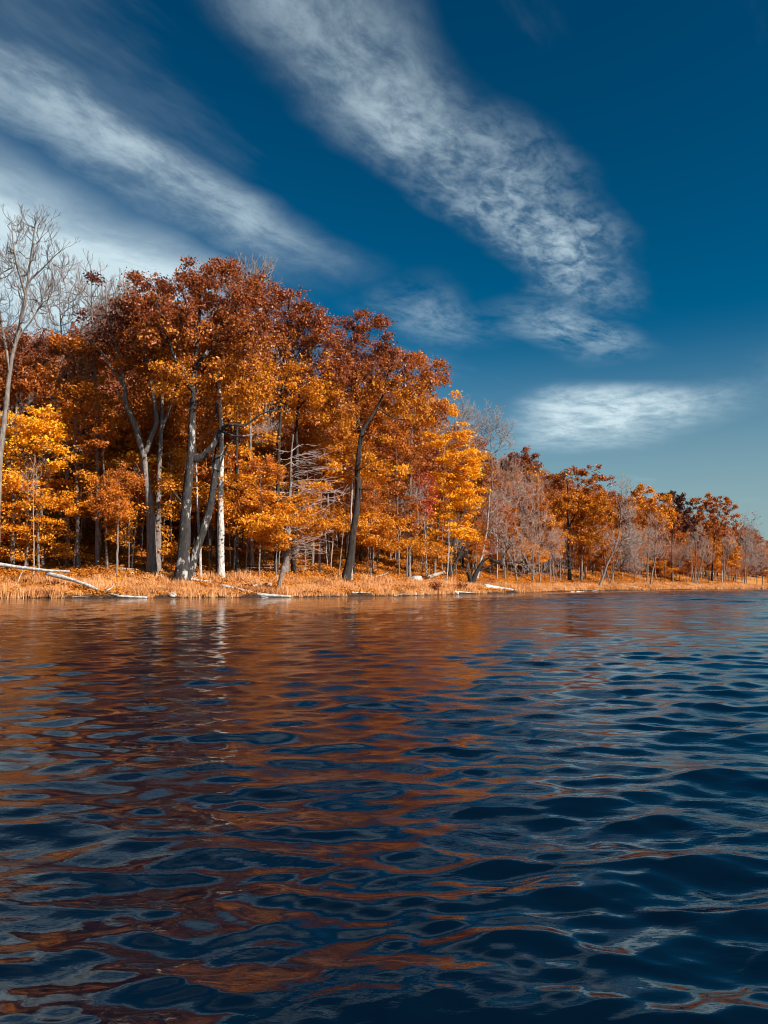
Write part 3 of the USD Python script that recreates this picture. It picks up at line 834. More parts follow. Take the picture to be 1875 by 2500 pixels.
# ------------------------------------------------------------------ the dark leaning trunks and bare trees at the bend of the shore
hero('leaning_dark_tree', (1097, 1410), [(1100, 1370), (1104, 1337), (1112, 1305), (1120, 1280), (1132, 1252), (1152, 1235), (1177, 1219)], 0.36, 0.09,
     'black leaning tree with two bare stems parting from one foot beside the yellow maple',
     limbs=[([(1098, 1405), (1116, 1365), (1137, 1322), (1150, 1290), (1162, 1255), (1172, 1240), (1180, 1228)], 0.28, 0.06), ([(1148, 1300), (1175, 1296), (1205, 1298), (1225, 1312), (1245, 1330)], 0.11, 0.03), ([(1134, 1250), (1136, 1230), (1131, 1215)], 0.07, 0.03)],
     ells=[(1180, 1225, 16, 16), (1215, 1310, 30, 22)], n_t=24, zmin_px=1330, seed=61, twig=(3, 0.6, 0.6, 0.1, 0.55, 2), woody='bark_dark', twig_mat='twig_dark', tip=0.014)
hero('white_pole_tree', (1089, 1434), [(1093, 1390), (1096, 1340), (1096, 1290)], 0.10, 0.04, 'thin white leaning pole in front of the black leaning tree', seed=62, twig=(2, 0.5, 0.5, 0.4, 0.55, 2), flare=0.1, woody='bark_pale', tip=0.012)
hero('sweeping_dark_tree', (1152, 1429), [(1160, 1405), (1172, 1382), (1180, 1368), (1192, 1363), (1205, 1368), (1219, 1374), (1226, 1362), (1236, 1345)], 0.38, 0.07,
     'black tree bent low so that its trunk arches out towards the water',
     limbs=[([(1150, 1425), (1146, 1405), (1143, 1398), (1141, 1396)], 0.34, 0.26), ([(1146, 1412), (1158, 1385), (1163, 1372)], 0.15, 0.05), ([(1166, 1395), (1190, 1385), (1212, 1377), (1219, 1374)], 0.17, 0.07),
            ([(1220, 1374), (1240, 1388), (1265, 1402), (1300, 1420)], 0.09, 0.02), ([(1205, 1368), (1255, 1372), (1290, 1385), (1330, 1400)], 0.07, 0.02)],
     ells=[(1260, 1350, 60, 40), (1300, 1390, 50, 25), (1240, 1310, 50, 40)], n_t=130, zmin_px=1420, seed=63, twig=(3, 0.7, 0.6, 0.1, 0.55, 2), woody='bark_dark', twig_mat='twig_grey', tip=0.013)
hero('leaning_pale_tree', (1163, 1414), [(1172, 1375), (1180, 1340), (1188, 1300), (1193, 1250), (1196, 1210)], 0.28, 0.06, 'pale leaning tree with a few dead brown leaves behind the bent black tree',
     ells=[(1195, 1260, 26, 40), (1185, 1345, 26, 14), (1230, 1240, 40, 40)], n_t=80, zmin_px=1360, seed=64, twig=(3, 0.6, 0.6, 0.3, 0.55, 2), woody='bark_pale', twig_mat='twig_pink', tip=0.012, leaf='leaf_red', n_leaf=420, leaf_r=0.02)

def bare_tree(base, path, ells, r, label, seed, n_t=170, twm='twig_grey', woody='bark_grey', limbs=(), name='bare_tree', zmin=None, tw=(3, 0.8, 0.45, 0.4, 0.55, 2), tip=0.0105, **kw):
    return hero(name, base, path, r, 0.04, label, limbs=limbs, ells=ells, n_t=n_t, zmin_px=zmin, seed=seed, twig=tw, side=n_t, woody=woody, twig_mat=twm, tip=tip, ex=2.2, **kw)


bare_tree((1203, 1405), [(1202, 1300), (1201, 1200), (1200, 1110), (1196, 1040), (1194, 1005)], [(1190, 1040, 45, 55), (1225, 1060, 35, 45), (1160, 1050, 40, 60), (1240, 1090, 30, 25), (1195, 1130, 40, 50)], 0.24,
          'tall bare grey tree rising against the sky right of the yellow maple', 71, n_t=190, zmin=1180)
bare_tree((1155, 1400), [(1150, 1250), (1140, 1130), (1132, 1040), (1130, 990)], [(1132, 1010, 30, 40), (1150, 1060, 40, 50), (1120, 1060, 20, 40)], 0.18, 'bare grey treetop showing just above the yellow maple', 72, n_t=110, zmin=1130)
bare_tree((1262, 1420), [(1255, 1360), (1250, 1300), (1248, 1240)], [(1250, 1240, 55, 50), (1290, 1290, 50, 45), (1225, 1190, 45, 40), (1270, 1350, 55, 40)], 0.16, 'tangled pale bare tree behind the arching black trunk', 73, n_t=140, twm='twig_pink', limbs=[([(1256, 1370), (1290, 1320), (1310, 1280)], 0.09, 0.03)])
bare_tree((1318, 1424), [(1315, 1370), (1310, 1300), (1305, 1240), (1300, 1190)], [(1310, 1260, 40, 50), (1295, 1200, 40, 40), (1330, 1330, 40, 40)], 0.16, 'bushy bare grey tree with fine twigs left of the broad rust oak', 74, n_t=130, twm='twig_pink')
bare_tree((1230, 1412), [(1226, 1340), (1228, 1260), (1235, 1180), (1240, 1130)], [(1240, 1160, 40, 40), (1230, 1230, 40, 50), (1265, 1200, 35, 50)], 0.16, 'slender bare pinkish tree behind the arching black trunk', 75, n_t=130, twm='twig_pink')
hero('bare_shrub', (1362, 1424), [(1357, 1400), (1352, 1385)], 0.08, 0.04, 'low grey leafless shrub on the grass where the shore bends right', limbs=[([(1362, 1420), (1340, 1400), (1330, 1385)], 0.06, 0.03), ([(1362, 1420), (1375, 1400), (1385, 1390)], 0.06, 0.03)],
     ells=[(1350, 1385, 35, 20)], n_t=50, seed=76, twig=(3, 0.7, 0.6, 0.2, 0.55, 1), woody='bark_grey', twig_mat='twig_grey', tip=0.013)

bare_tree((165, 1385), [(165, 1200), (160, 1000), (152, 850), (145, 740), (142, 690)], [(150, 700, 45, 50), (120, 760, 50, 60), (185, 770, 45, 60), (150, 850, 60, 60)], 0.22, 'fine-twigged bare grey tree between tall pale tree and twice-forked oak', 171, n_t=130, zmin=960)
bare_tree((238, 1385), [(238, 1200), (236, 1000), (228, 850), (224, 740), (226, 670)], [(215, 720, 40, 50), (260, 730, 36, 50), (240, 790, 50, 50), (300, 740, 30, 40)], 0.22, 'bare grey treetop beside the small red tuft of the twice-forked oak', 172, n_t=120, zmin=900)
bare_tree((105, 1388), [(100, 1200), (104, 1050), (108, 950), (112, 880)], [(100, 900, 60, 60), (150, 960, 60, 70), (80, 980, 50, 60), (200, 930, 50, 60), (190, 1020, 40, 40)], 0.2, 'reddish half-bare tree whose twigs fill the gap above the yellow maple', 173, n_t=150, twm='twig_pink', zmin=1150, leaf='leaf_rust', n_leaf=2800, leaf_size=0.24)
hero('oak_tree', (30, 1392), [(32, 1200), (40, 1000), (50, 880)], 0.24, 0.05, 'russet oak behind the tall bare tree at the far left', ells=[(30, 850, 60, 50), (80, 860, 50, 40), (10, 950, 50, 50), (70, 940, 60, 50), (-30, 900, 40, 50)], n_t=170, zmin_px=1100, seed=175, woody='bark_grey', leaf='leaf_rust', leaf2='leaf_orange', n_leaf=8800, leaf_size=0.24)
hero('maple_tree', (190, 1386), [(188, 1200), (180, 1000), (176, 880)], 0.22, 0.05, 'orange tree glowing behind the gap left of the twice-forked oak', ells=[(170, 860, 50, 40), (215, 880, 40, 40), (150, 930, 50, 50), (200, 970, 60, 50), (160, 1020, 50, 40)], n_t=170, zmin_px=1150, seed=176, woody='bark_grey', leaf='leaf_orange', leaf2='leaf_gold', n_leaf=8800, leaf_size=0.24)
bare_tree((615, 1395), [(612, 1150), (610, 950), (606, 800), (604, 700)], [(600, 690, 40, 40), (570, 720, 30, 40), (640, 690, 30, 30)], 0.2, 'bare grey treetop poking out of the rust crowns above the big oak', 174, n_t=90, zmin=800)
# ------------------------------------------------------------------ the right shore
hero('oak_tree', (1391, 1419), [(1390, 1370), (1388, 1320), (1387, 1270), (1386, 1220), (1385, 1170)], 0.40, 0.08, 'broad rust oak on a black trunk, largest crown of the right shore',
     limbs=[([(1387, 1290), (1410, 1250), (1440, 1220)], 0.16, 0.05), ([(1387, 1280), (1355, 1240), (1335, 1210)], 0.15, 0.05)],
     ells=[(1350, 1175, 40, 30), (1400, 1170, 50, 28), (1455, 1175, 40, 36), (1380, 1240, 60, 40), (1450, 1250, 55, 45), (1330, 1240, 35, 40), (1400, 1310, 60, 32), (1460, 1310, 40, 28)], n_t=300, zmin_px=1320, seed=81,
     woody='bark_dark', leaf='leaf_rust', leaf2='leaf_gold', split=(0.45, 1.0), n_leaf=26250, leaf_size=0.33)
hero('dark_trunk_tree', (1419, 1421), [(1420, 1370), (1420, 1320), (1422, 1250)], 0.30, 0.08, 'dark trunk right of the black trunk of the broad rust oak', ells=[(1425, 1230, 40, 50), (1440, 1290, 40, 40)], n_t=70, zmin_px=1320, seed=82, woody='bark_grey', leaf='leaf_orange', n_leaf=4500, leaf_size=0.32)
hero('oak_tree', (1288, 1404), [(1286, 1300), (1283, 1220), (1280, 1150)], 0.25, 0.06, 'rust oak crown reaching the sky above the bare trees at the bend',
     ells=[(1275, 1120, 42, 20), (1300, 1135, 20, 12), (1250, 1135, 30, 20), (1285, 1160, 40, 24)], n_t=110, zmin_px=1230, seed=83, woody='bark_grey', leaf='leaf_rust', leaf2='leaf_gold', n_leaf=10000, leaf_size=0.33)
hero('maple_tree', (1352, 1420), [(1350, 1370), (1345, 1320), (1342, 1260)], 0.16, 0.04, 'golden maple low on the left side of the broad rust oak', ells=[(1345, 1330, 30, 22), (1335, 1280, 32, 22), (1300, 1265, 50, 16), (1360, 1345, 26, 12)], n_t=90, seed=84, leaf='leaf_gold', n_leaf=5500, leaf_size=0.32, up=0.0)
bare_tree((1462, 1435), [(1475, 1400), (1485, 1373), (1500, 1341), (1510, 1305), (1515, 1272), (1517, 1220), (1519, 1180)], [(1520, 1200, 24, 28), (1525, 1260, 26, 40), (1540, 1320, 30, 40), (1495, 1330, 24, 30)], 0.26, 'leaning bare tree rooted at the water, slanting right past the rust oak', 85, n_t=170, woody='bark_grey')
bare_tree((1490, 1430), [(1500, 1390), (1510, 1350), (1520, 1310)], [(1535, 1330, 30, 40), (1520, 1370, 30, 30), (1550, 1380, 25, 30)], 0.2, 'pale bush of bare stems just right of the leaning bare tree', 86, n_t=190, limbs=[([(1490, 1428), (1482, 1395), (1478, 1370)], 0.14, 0.05), ([(1492, 1428), (1495, 1400), (1498, 1370)], 0.14, 0.05)])
bare_tree((1588, 1433), [(1592, 1400), (1598, 1370), (1601, 1320), (1602, 1270)], [(1600, 1290, 28, 40), (1610, 1340, 34, 34), (1580, 1330, 26, 34)], 0.26, 'bare grey tree standing alone on the grassy right shore, its foot leaning left', 87, n_t=170, twm='twig_pink')
hero('maple_tree', (1580, 1422), [(1582, 1350), (1585, 1280), (1588, 1220)], 0.22, 0.05, 'golden-orange maple crown behind the lone bare tree on the right shore',
     ells=[(1570, 1200, 30, 16), (1610, 1225, 36, 22), (1560, 1240, 40, 30), (1630, 1260, 22, 34), (1600, 1270, 40, 30), (1570, 1300, 30, 20)], n_t=190, zmin_px=1330, seed=88, leaf='leaf_gold', n_leaf=11000, leaf_size=0.40, woody='bark_grey')
hero('oak_tree', (1640, 1421), [(1640, 1340), (1645, 1280), (1648, 1230)], 0.26, 0.06, 'dark maroon oak between two golden crowns on the right shore',
     ells=[(1640, 1215, 30, 14), (1665, 1235, 26, 22), (1650, 1270, 36, 34), (1680, 1280, 22, 30)], n_t=150, zmin_px=1320, seed=89, leaf='leaf_maroon', n_leaf=8500, leaf_size=0.40, woody='bark_dark')
hero('maple_tree', (1660, 1422), [(1660, 1380), (1660, 1330)], 0.12, 0.03, 'small bright orange maple on a thin black trunk, right shore', ells=[(1662, 1335, 24, 26), (1650, 1380, 26, 14), (1668, 1365, 20, 20)], n_t=80, seed=90, leaf='leaf_orange', n_leaf=3600, leaf_size=0.38, woody='bark_dark', up=0.0)
bare_tree((1697, 1430), [(1698, 1390), (1699, 1340), (1698, 1300)], [(1700, 1310, 26, 34), (1680, 1340, 24, 34), (1722, 1350, 22, 30)], 0.24, 'clump of grey bare stems fanning up from one foot near a white rock', 91, n_t=200,
          limbs=[([(1694, 1428), (1690, 1395), (1686, 1350), (1678, 1320)], 0.2, 0.05), ([(1700, 1428), (1708, 1395), (1716, 1350), (1718, 1320)], 0.2, 0.05), ([(1702, 1429), (1718, 1413), (1728, 1409)], 0.14, 0.04), ([(1691, 1428), (1687, 1400), (1688, 1370)], 0.18, 0.05)])
hero('oak_tree', (1738, 1418), [(1740, 1370), (1744, 1320), (1750, 1270), (1752, 1230)], 0.30, 0.06, 'large orange oak with a high round crown near the right end of the shore',
     limbs=[([(1744, 1320), (1765, 1270), (1780, 1250)], 0.13, 0.05)],
     ells=[(1725, 1222, 36, 14), (1760, 1235, 40, 20), (1735, 1260, 50, 30), (1785, 1270, 26, 28), (1760, 1300, 46, 26), (1710, 1300, 26, 24)], n_t=230, zmin_px=1320, seed=92, leaf='leaf_orange', n_leaf=12500, leaf_size=0.42, woody='bark_dark')
hero('maple_tree', (1763, 1424), [(1763, 1370), (1764, 1320)], 0.2, 0.05, 'golden maple screen below the large orange oak at the right', ells=[(1752, 1350, 16, 30), (1788, 1360, 18, 36), (1775, 1330, 22, 20)], n_t=90, seed=93, leaf='leaf_gold', n_leaf=5000, leaf_size=0.40, woody='bark_pale', up=0.0)
bare_tree((1790, 1420), [(1800, 1380), (1806, 1340), (1810, 1300), (1818, 1275)], [(1825, 1280, 28, 26), (1840, 1310, 24, 34), (1815, 1330, 26, 34), (1845, 1350, 24, 30)], 0.34, 'dark-limbed bare tree with a rounded grey crown at the right end of the shore', 94, n_t=240, woody='bark_dark', limbs=[([(1800, 1375), (1815, 1340), (1845, 1328)], 0.16, 0.05)], leaf='leaf_maroon', n_leaf=500, leaf_size=0.4)
bare_tree((1818, 1428), [(1819, 1390), (1820, 1350), (1822, 1320)], [(1830, 1340, 24, 34), (1840, 1380, 26, 26)], 0.22, 'pair of straight bare stems at the rightmost grassy point', 95, n_t=150, limbs=[([(1822, 1427), (1826, 1390), (1832, 1350)], 0.15, 0.04)])
bare_tree((1765, 1428), [(1770, 1400), (1776, 1370), (1782, 1330)], [(1782, 1330, 14, 30)], 0.2, 'thin grey twin-stemmed tree leaning right on the right shore', 96, n_t=60, limbs=[([(1766, 1427), (1768, 1390), (1766, 1340)], 0.2, 0.05)])


bare_tree((1862, 1432), [(1862, 1400), (1861, 1370), (1862, 1345)], [(1864, 1350, 14, 30), (1850, 1375, 14, 26), (1872, 1380, 12, 26)], 0.24, 'grey bare tree at the very right edge, last on the point', 97, n_t=120, twm='twig_pink')
hero('maple_tree', (1848, 1430), [(1848, 1400), (1849, 1370)], 0.2, 0.05, 'small orange-brown maple among bare stems at the far right end', ells=[(1850, 1390, 14, 18), (1862, 1400, 12, 12)], n_t=50, seed=98, leaf='leaf_rust', n_leaf=1600, leaf_size=0.42, up=0.0)

# ------------------------------------------------------------------ low brush at the water's edge
for k, (px, py, w, h, leaf, n, label) in enumerate([
        (1062, 1446, 34, 16, 'leaf_rust', 420, 'rust-brown bush at the waterline before the yellow maple'),
        (1128, 1444, 30, 16, 'leaf_rust', 300, 'brown brush at the water below the black leaning tree'),
        (1196, 1432, 22, 14, 'leaf_red', 160, 'small reddish bush at the butt of the beached white log'),
        (395, 1448, 24, 16, None, 0, 'tuft of bare grey stems by the water left of the big oak'),
        (640, 1446, 26, 22, None, 0, 'spray of bare grey sticks in the grass behind the thick white log'),
        (1010, 1440, 24, 16, None, 0, 'bare grey brush on the bank below the boulder')]):
    hero('shrub', (px, py), [(px, py - h * 0.5)], 0.03, 0.015, label, ells=[(px, py - h * 0.75, w, h * 0.7)], n_t=26, seed=400 + k, twig=(2, 0.3, 0.6, 0.3, 0.55, 1), flare=0, cat='bush',
         woody='bark_grey', twig_mat='twig_grey', tip=0.010, leaf=leaf, n_leaf=n, leaf_size=0.2)

# ------------------------------------------------------------------ the forest behind: a few kinds built once, then repeated one by one
SKYLINE = np.array([(-400, 720), (0, 770), (130, 800), (190, 790), (260, 710), (330, 680), (400, 660), (480, 640), (560, 660), (640, 655), (700, 700), (760, 745), (830, 790), (900, 810), (1000, 860), (1055, 900), (1100, 975), (1150, 1045), (1190, 1100),
                    (1240, 1125), (1310, 1140), (1400, 1160), (1480, 1195), (1530, 1215), (1620, 1220), (1660, 1235), (1760, 1235), (1800, 1265), (1850, 1305), (1900, 1335), (2300, 1370)], float)
ZONES = [(-900, 'behind the tall bare tree far left'), (200, 'behind the twice-forked oak'), (410, 'behind the big dark oak'), (600, 'behind the dead tree'),
         (790, 'behind the crooked dark oak'), (985, 'behind the bright yellow maple'), (1190, 'behind the black arching tree'), (1330, 'behind the broad rust oak'),
         (1480, 'behind the leaning bare tree'), (1640, 'behind the large orange oak at right'), (1800, 'at the right end of the shore')]


def proto(kind, seed, H):
    """a forest tree of height H at the origin"""
    rng = np.random.default_rng(seed)
    sk = Skeleton(seed)
    lean = rng.normal(0, 0.05, 2) * H
    r = 0.0115 * H
    if kind == 'tall':
        sk.guide_path([(0, 0, -0.4), (0, 0, 0.05), (lean[0] * 0.3, lean[1] * 0.3, H * 0.35), (lean[0] * 0.6, lean[1] * 0.6, H * 0.6), (lean[0], lean[1], H * 0.88)], r, 0.05, flare=0.4, wob=0.12)
        ells = [((lean[0] + rng.normal(0, H * 0.10), lean[1] + rng.normal(0, H * 0.10), H * z), (H * w, H * w, H * 0.11)) for z, w in ((0.5, 0.12), (0.58, 0.16), (0.66, 0.18), (0.75, 0.17), (0.84, 0.15), (0.91, 0.10))]
        sk.grow(in_ellipsoids(rng, ells, 190), zmin=H * 0.3)
        sk.twigs(2, 0.6, 0.6, 0.3, 0.6, 1)
    elif kind == 'maple':
        sk.guide_path([(0, 0, -0.4), (0, 0, 0.05), (lean[0] * 0.5, lean[1] * 0.5, H * 0.5), (lean[0], lean[1], H * 0.95)], r * 0.8, 0.025, flare=0.3, wob=0.1)
        ells = [((lean[0] * z + rng.normal(0, H * 0.12), lean[1] * z + rng.normal(0, H * 0.12), H * z), (H * w, H * w, H * 0.06)) for z, w in ((0.40, 0.20), (0.49, 0.25), (0.58, 0.25), (0.68, 0.24), (0.77, 0.20), (0.87, 0.15), (0.95, 0.09))]
        sk.grow(in_ellipsoids(rng, ells, 170), zmin=H * 0.12, up=0.0)
        sk.twigs(2, 0.5, 0.7, 0.05, 0.6, 1)
    elif kind == 'bare':
        sk.guide_path([(0, 0, -0.4), (0, 0, 0.05), (lean[0] * 0.4, lean[1] * 0.4, H * 0.4), (lean[0], lean[1], H * 0.85)], r * 0.85, 0.03, flare=0.3, wob=0.12)
        ells = [((lean[0] * z + rng.normal(0, H * 0.06), lean[1] * z + rng.normal(0, H * 0.06), H * z), (H * w, H * w, H * 0.13)) for z, w in ((0.42, 0.11), (0.58, 0.16), (0.72, 0.16), (0.86, 0.12))]
        sk.grow(in_ellipsoids(rng, ells, 150), zmin=H * 0.25)
        sk.side_twigs(150, 1.0, 0.05, up=0.4)
        sk.twigs(3, 0.9, 0.5, 0.4, 0.55, 2)
    elif kind == 'pole':
        sk.guide_path([(0, 0, -0.4), (0, 0, 0.05), (lean[0] * 0.5, lean[1] * 0.5, H * 0.5), (lean[0], lean[1], H)], r * 0.6, 0.02, flare=0.15, wob=0.16)
        sk.grow(in_ellipsoids(rng, [((lean[0], lean[1], H * 0.85), (H * 0.10, H * 0.10, H * 0.16))], 22), zmin=H * 0.5)
        sk.twigs(2, 0.6, 0.5, 0.4, 0.6, 2)
    return sk


KINDS = {   # kind: (builder, heights, material of leaves, number of leaves, leaf size, bark, plain words)
    'rust': ('tall', 22, 'leaf_rust', 9500, 0.32, 'bark_dark', 'rust-brown oaks', 'oak_tree'),
    'maroon': ('tall', 22, 'leaf_maroon', 8000, 0.32, 'bark_dark', 'dark maroon oaks', 'oak_tree'),
    'orange': ('tall', 21, 'leaf_orange', 9500, 0.32, 'bark_grey', 'orange-leaved trees', 'broadleaf_tree'),
    'gold': ('maple', 14, 'leaf_gold', 9000, 0.29, 'bark_grey', 'golden maples', 'maple_tree'),
    'amber': ('maple', 13, 'leaf_orange', 8500, 0.29, 'bark_grey', 'amber-orange maples', 'maple_tree'),
    'bare': ('bare', 20, None, 0, 0, 'bark_grey', 'bare grey trees', 'bare_tree'),
    'barepink': ('bare', 17, None, 0, 0, 'twig_pink', 'bare reddish-brown trees', 'bare_tree'),
    'pole': ('pole', 12, None, 0, 0, 'bark_pale', 'thin pale saplings without leaves', 'sapling'),
    'darkpole': ('pole', 14, None, 0, 0, 'bark_dark', 'thin dark bare trunks', 'sapling'),
}
SOURCES = {k: [] for k in KINDS}
VARIANTS = 2


def zone_of(px):
    return [z for x, z in ZONES if px >= x][-1]


def plant(kind, p, height, rotz, rng):
    b, H, leaf, n, size, wood, words, name = KINDS[kind]
    px = 937.5 + p[0] / p[1] * F * 0.997
    label = f'one of the {words} {zone_of(px)}'
    group = f'{words} {zone_of(px)}'
    src = SOURCES[kind]
    if len(src) < VARIANTS:
        sk = proto(b, 300 + len(src) * 17 + list(KINDS).index(kind) * 5, H)
        t = finish(sk, name, (0, 0, 0), label, 'sapling' if name == 'sapling' else 'tree', group, woody=wood, twig_mat={'bare': 'twig_grey', 'barepink': 'twig_pink', 'pole': 'twig_grey'}.get(kind), leaf=leaf, n_leaf=n, leaf_size=size,
                   tip=0.0105 if leaf is None else 0.009, sides=8, flat=1.2 if b == 'maple' else 0.75, jit=(0.45, 0.17) if b == 'maple' else (0.42, 0.3))
        x = UsdGeom.Xformable(t)
        x.GetOrderedXformOps()[0].Set(tuple(float(c) for c in p))
        x.AddRotateZOp().Set(math.degrees(rotz))
        k = height / H
        x.AddScaleOp().Set((k, k, k))
        src.append(t)
        return t
    s = src[rng.integers(len(src))]
    return copy(s, p, rotz, height / H, label, group, 'sapling' if name == 'sapling' else 'tree')


def copy(src, loc, rotz, scale, label, group=None, cat=None):
    """a thing of its own that repeats the parts of src"""
    base = src.GetName().rstrip('0123456789').rstrip('_')
    x = UsdGeom.Xform.Define(stage, '/World/' + numbered(base))
    p = x.GetPrim()
    p.GetReferences().AddInternalReference(src.GetPath())
    x.ClearXformOpOrder()
    k = scale
    for op, v in (('translate', Gf.Vec3d(*map(float, loc))), ('rotateZ', math.degrees(rotz)), ('scale', Gf.Vec3f(k, k, k))):
        a = p.GetAttribute('xformOp:' + op)
        if not a:
            a = p.CreateAttribute('xformOp:' + op, {'translate': Sdf.ValueTypeNames.Double3, 'rotateZ': Sdf.ValueTypeNames.Float, 'scale': Sdf.ValueTypeNames.Float3}[op])
        a.Set(v)
    x.GetXformOpOrderAttr().Set(['xformOp:translate', 'xformOp:rotateZ', 'xformOp:scale'])
    p.SetCustomDataByKey('label', label)
    p.SetCustomDataByKey('category', cat or src.GetCustomDataByKey('category'))
    if group:
        p.SetCustomDataByKey('group', group)
    p.SetInstanceable(True)
    return p


def forest():
    rng = np.random.default_rng(77)
    seg = np.hypot(np.diff(SX), np.diff(SY))
    cum = np.concatenate([[0], np.cumsum(seg)])
    t0, t1 = np.interp([-62, 420], SX, cum)
    rows = [(9, 4.6), (13, 4.2), (18, 4.0), (24, 4.2), (31, 4.6), (40, 5.2), (52, 6.5), (66, 8.0)]
    for s, step in rows:
        for t in np.arange(t0, t1, step):
            tt = t + rng.uniform(-0.45, 0.45) * step
            ss = s + rng.uniform(-0.4, 0.4) * (3 + s * 0.12)
            x, y = np.interp(tt, cum, SX), np.interp(tt, cum, SY)
            x2, y2 = np.interp(tt + 3, cum, SX), np.interp(tt + 3, cum, SY)
            nx, ny = -(y2 - y), (x2 - x)
            l = math.hypot(nx, ny)
            p = np.array([x + nx / l * ss, y + ny / l * ss])
            px = 937.5 + p[0] / p[1] * F
            if not -260 < px < 2080:
                continue
            gz = float(ground_z(p[0], p[1]))
            ymin = np.interp(px, SKYLINE[:, 0], SKYLINE[:, 1])
            top = CAM_H + (HORIZON - ymin) / F * p[1] * 0.995      # highest top that stays below the seen skyline
            limit = top - gz
            if limit < 4:
                continue
            if x > 150 and rng.random() < 0.45:
                continue
            u = rng.random()
            if s < 15:
                kind = 'pole' if u < 0.40 else 'darkpole' if u < 0.60 else 'gold' if u < 0.70 else 'amber' if u < 0.78 else 'orange' if u < 0.94 else 'bare'
                if px > 1190:
                    kind = 'pole' if u < 0.20 else 'darkpole' if u < 0.40 else 'gold' if u < 0.56 else 'amber' if u < 0.76 else 'orange' if u < 0.87 else 'barepink' if u < 0.95 else 'bare'
                h = {'gold': 9, 'amber': 9, 'pole': 10, 'darkpole': 12}.get(kind, 13) * rng.uniform(0.65, 1.25)
            elif s < 28:
                kind = 'gold' if u < 0.30 else 'amber' if u < 0.48 else 'orange' if u < 0.70 else 'rust' if u < 0.82 else 'barepink' if u < 0.90 else 'bare' if u < 0.95 else 'pole'
                h = {'gold': 13, 'amber': 13, 'pole': 12}.get(kind, 19) * rng.uniform(0.8, 1.2)
            else:
                kind = 'orange' if u < 0.36 else 'rust' if u < 0.62 else 'amber' if u < 0.72 else 'gold' if u < 0.80 else 'maroon' if u < 0.86 else 'barepink' if u < 0.93 else 'bare'
                h = {'gold': 16, 'amber': 16}.get(kind, 23 if px < 1150 else 21) * rng.uniform(0.9, 1.3)
            over = 1.10 if kind.startswith('bare') else 1.0
            h = min(h, limit * over * rng.uniform(0.86, 1.0))
            if h < 3.5:
                continue
            plant(kind, (p[0], p[1], gz), h, rng.uniform(0, 6.28), rng)


forest()


# ------------------------------------------------------------------ grass of the bank and fallen leaves (nobody could count them)
def instancer(name, label, protos, mats, pts, rots, scales, which, cat):
    path = '/World/' + numbered(name)
    pi = UsdGeom.PointInstancer.Define(stage, path)
    rel = pi.CreatePrototypesRel()
    for i, m in enumerate(protos):
        q = usdkit.mesh(stage, f'{path}/{cat}_tuft_{i + 1:03d}', m, mats[i % len(mats)])
        rel.AddTarget(q.GetPath())
    pi.CreateProtoIndicesAttr(Vt.IntArray.FromNumpy(np.asarray(which, np.int32)))
    pi.CreatePositionsAttr(Vt.Vec3fArray.FromNumpy(np.asarray(pts, np.float32)))
    pi.CreateOrientationsAttr(Vt.QuathArray([Gf.Quath(math.cos(a / 2), 0, 0, math.sin(a / 2)) for a in rots]))
    pi.CreateScalesAttr(Vt.Vec3fArray.FromNumpy(np.asarray(scales, np.float32)))
    return tag(pi.GetPrim(), label, cat, None, 'stuff')


def tuft(rng, n, h, spread, w):
    V, Fc = [], []
    for i in range(n):
        b = np.append(rng.normal(0, spread, 2), -0.05)
        a = rng.uniform(0, 6.28)
        lean = np.array([math.cos(a), math.sin(a), 0]) * rng.uniform(0.1, 0.55) * h
        H = h * rng.uniform(0.55, 1.15)
        sd = np.array([-math.sin(a + rng.normal(0, 0.8)), math.cos(a), 0]) * w * rng.uniform(0.6, 1.3)
        m, t = b + lean * 0.3 + np.array([0, 0, H * 0.6]), b + lean + np.array([0, 0, H])
        k = len(V)
        V += [b - sd, b + sd, m - sd * 0.8, m + sd * 0.8, t]
        Fc += [(k, k + 1, k + 3), (k, k + 3, k + 2), (k + 2, k + 3, k + 4)]
    return np.array(V), np.array(Fc)


def on_shore(rng, n, smin, smax, px_range=(-120, 1990), near=0.0):
    """points on land between two distances from the water, evenly spread in what the camera sees"""
    out = []
    while len(out) < n:
        px = rng.uniform(*px_range, 4000)
        yb = np.interp(px, *np.array([(937.5 + a / b * F, b) for a, b in SHORE[2:21]]).T)
        Y = yb + rng.uniform(smin, smax * 1.9, 4000) - near
        X = (px - 937.5) / F * Y
        s = shore_distance(X, Y)
        ok = (s > smin) & (s < smax)
        out += list(np.stack([X[ok], Y[ok], ground_z(X[ok], Y[ok])], 1))
    return np.array(out[:n])


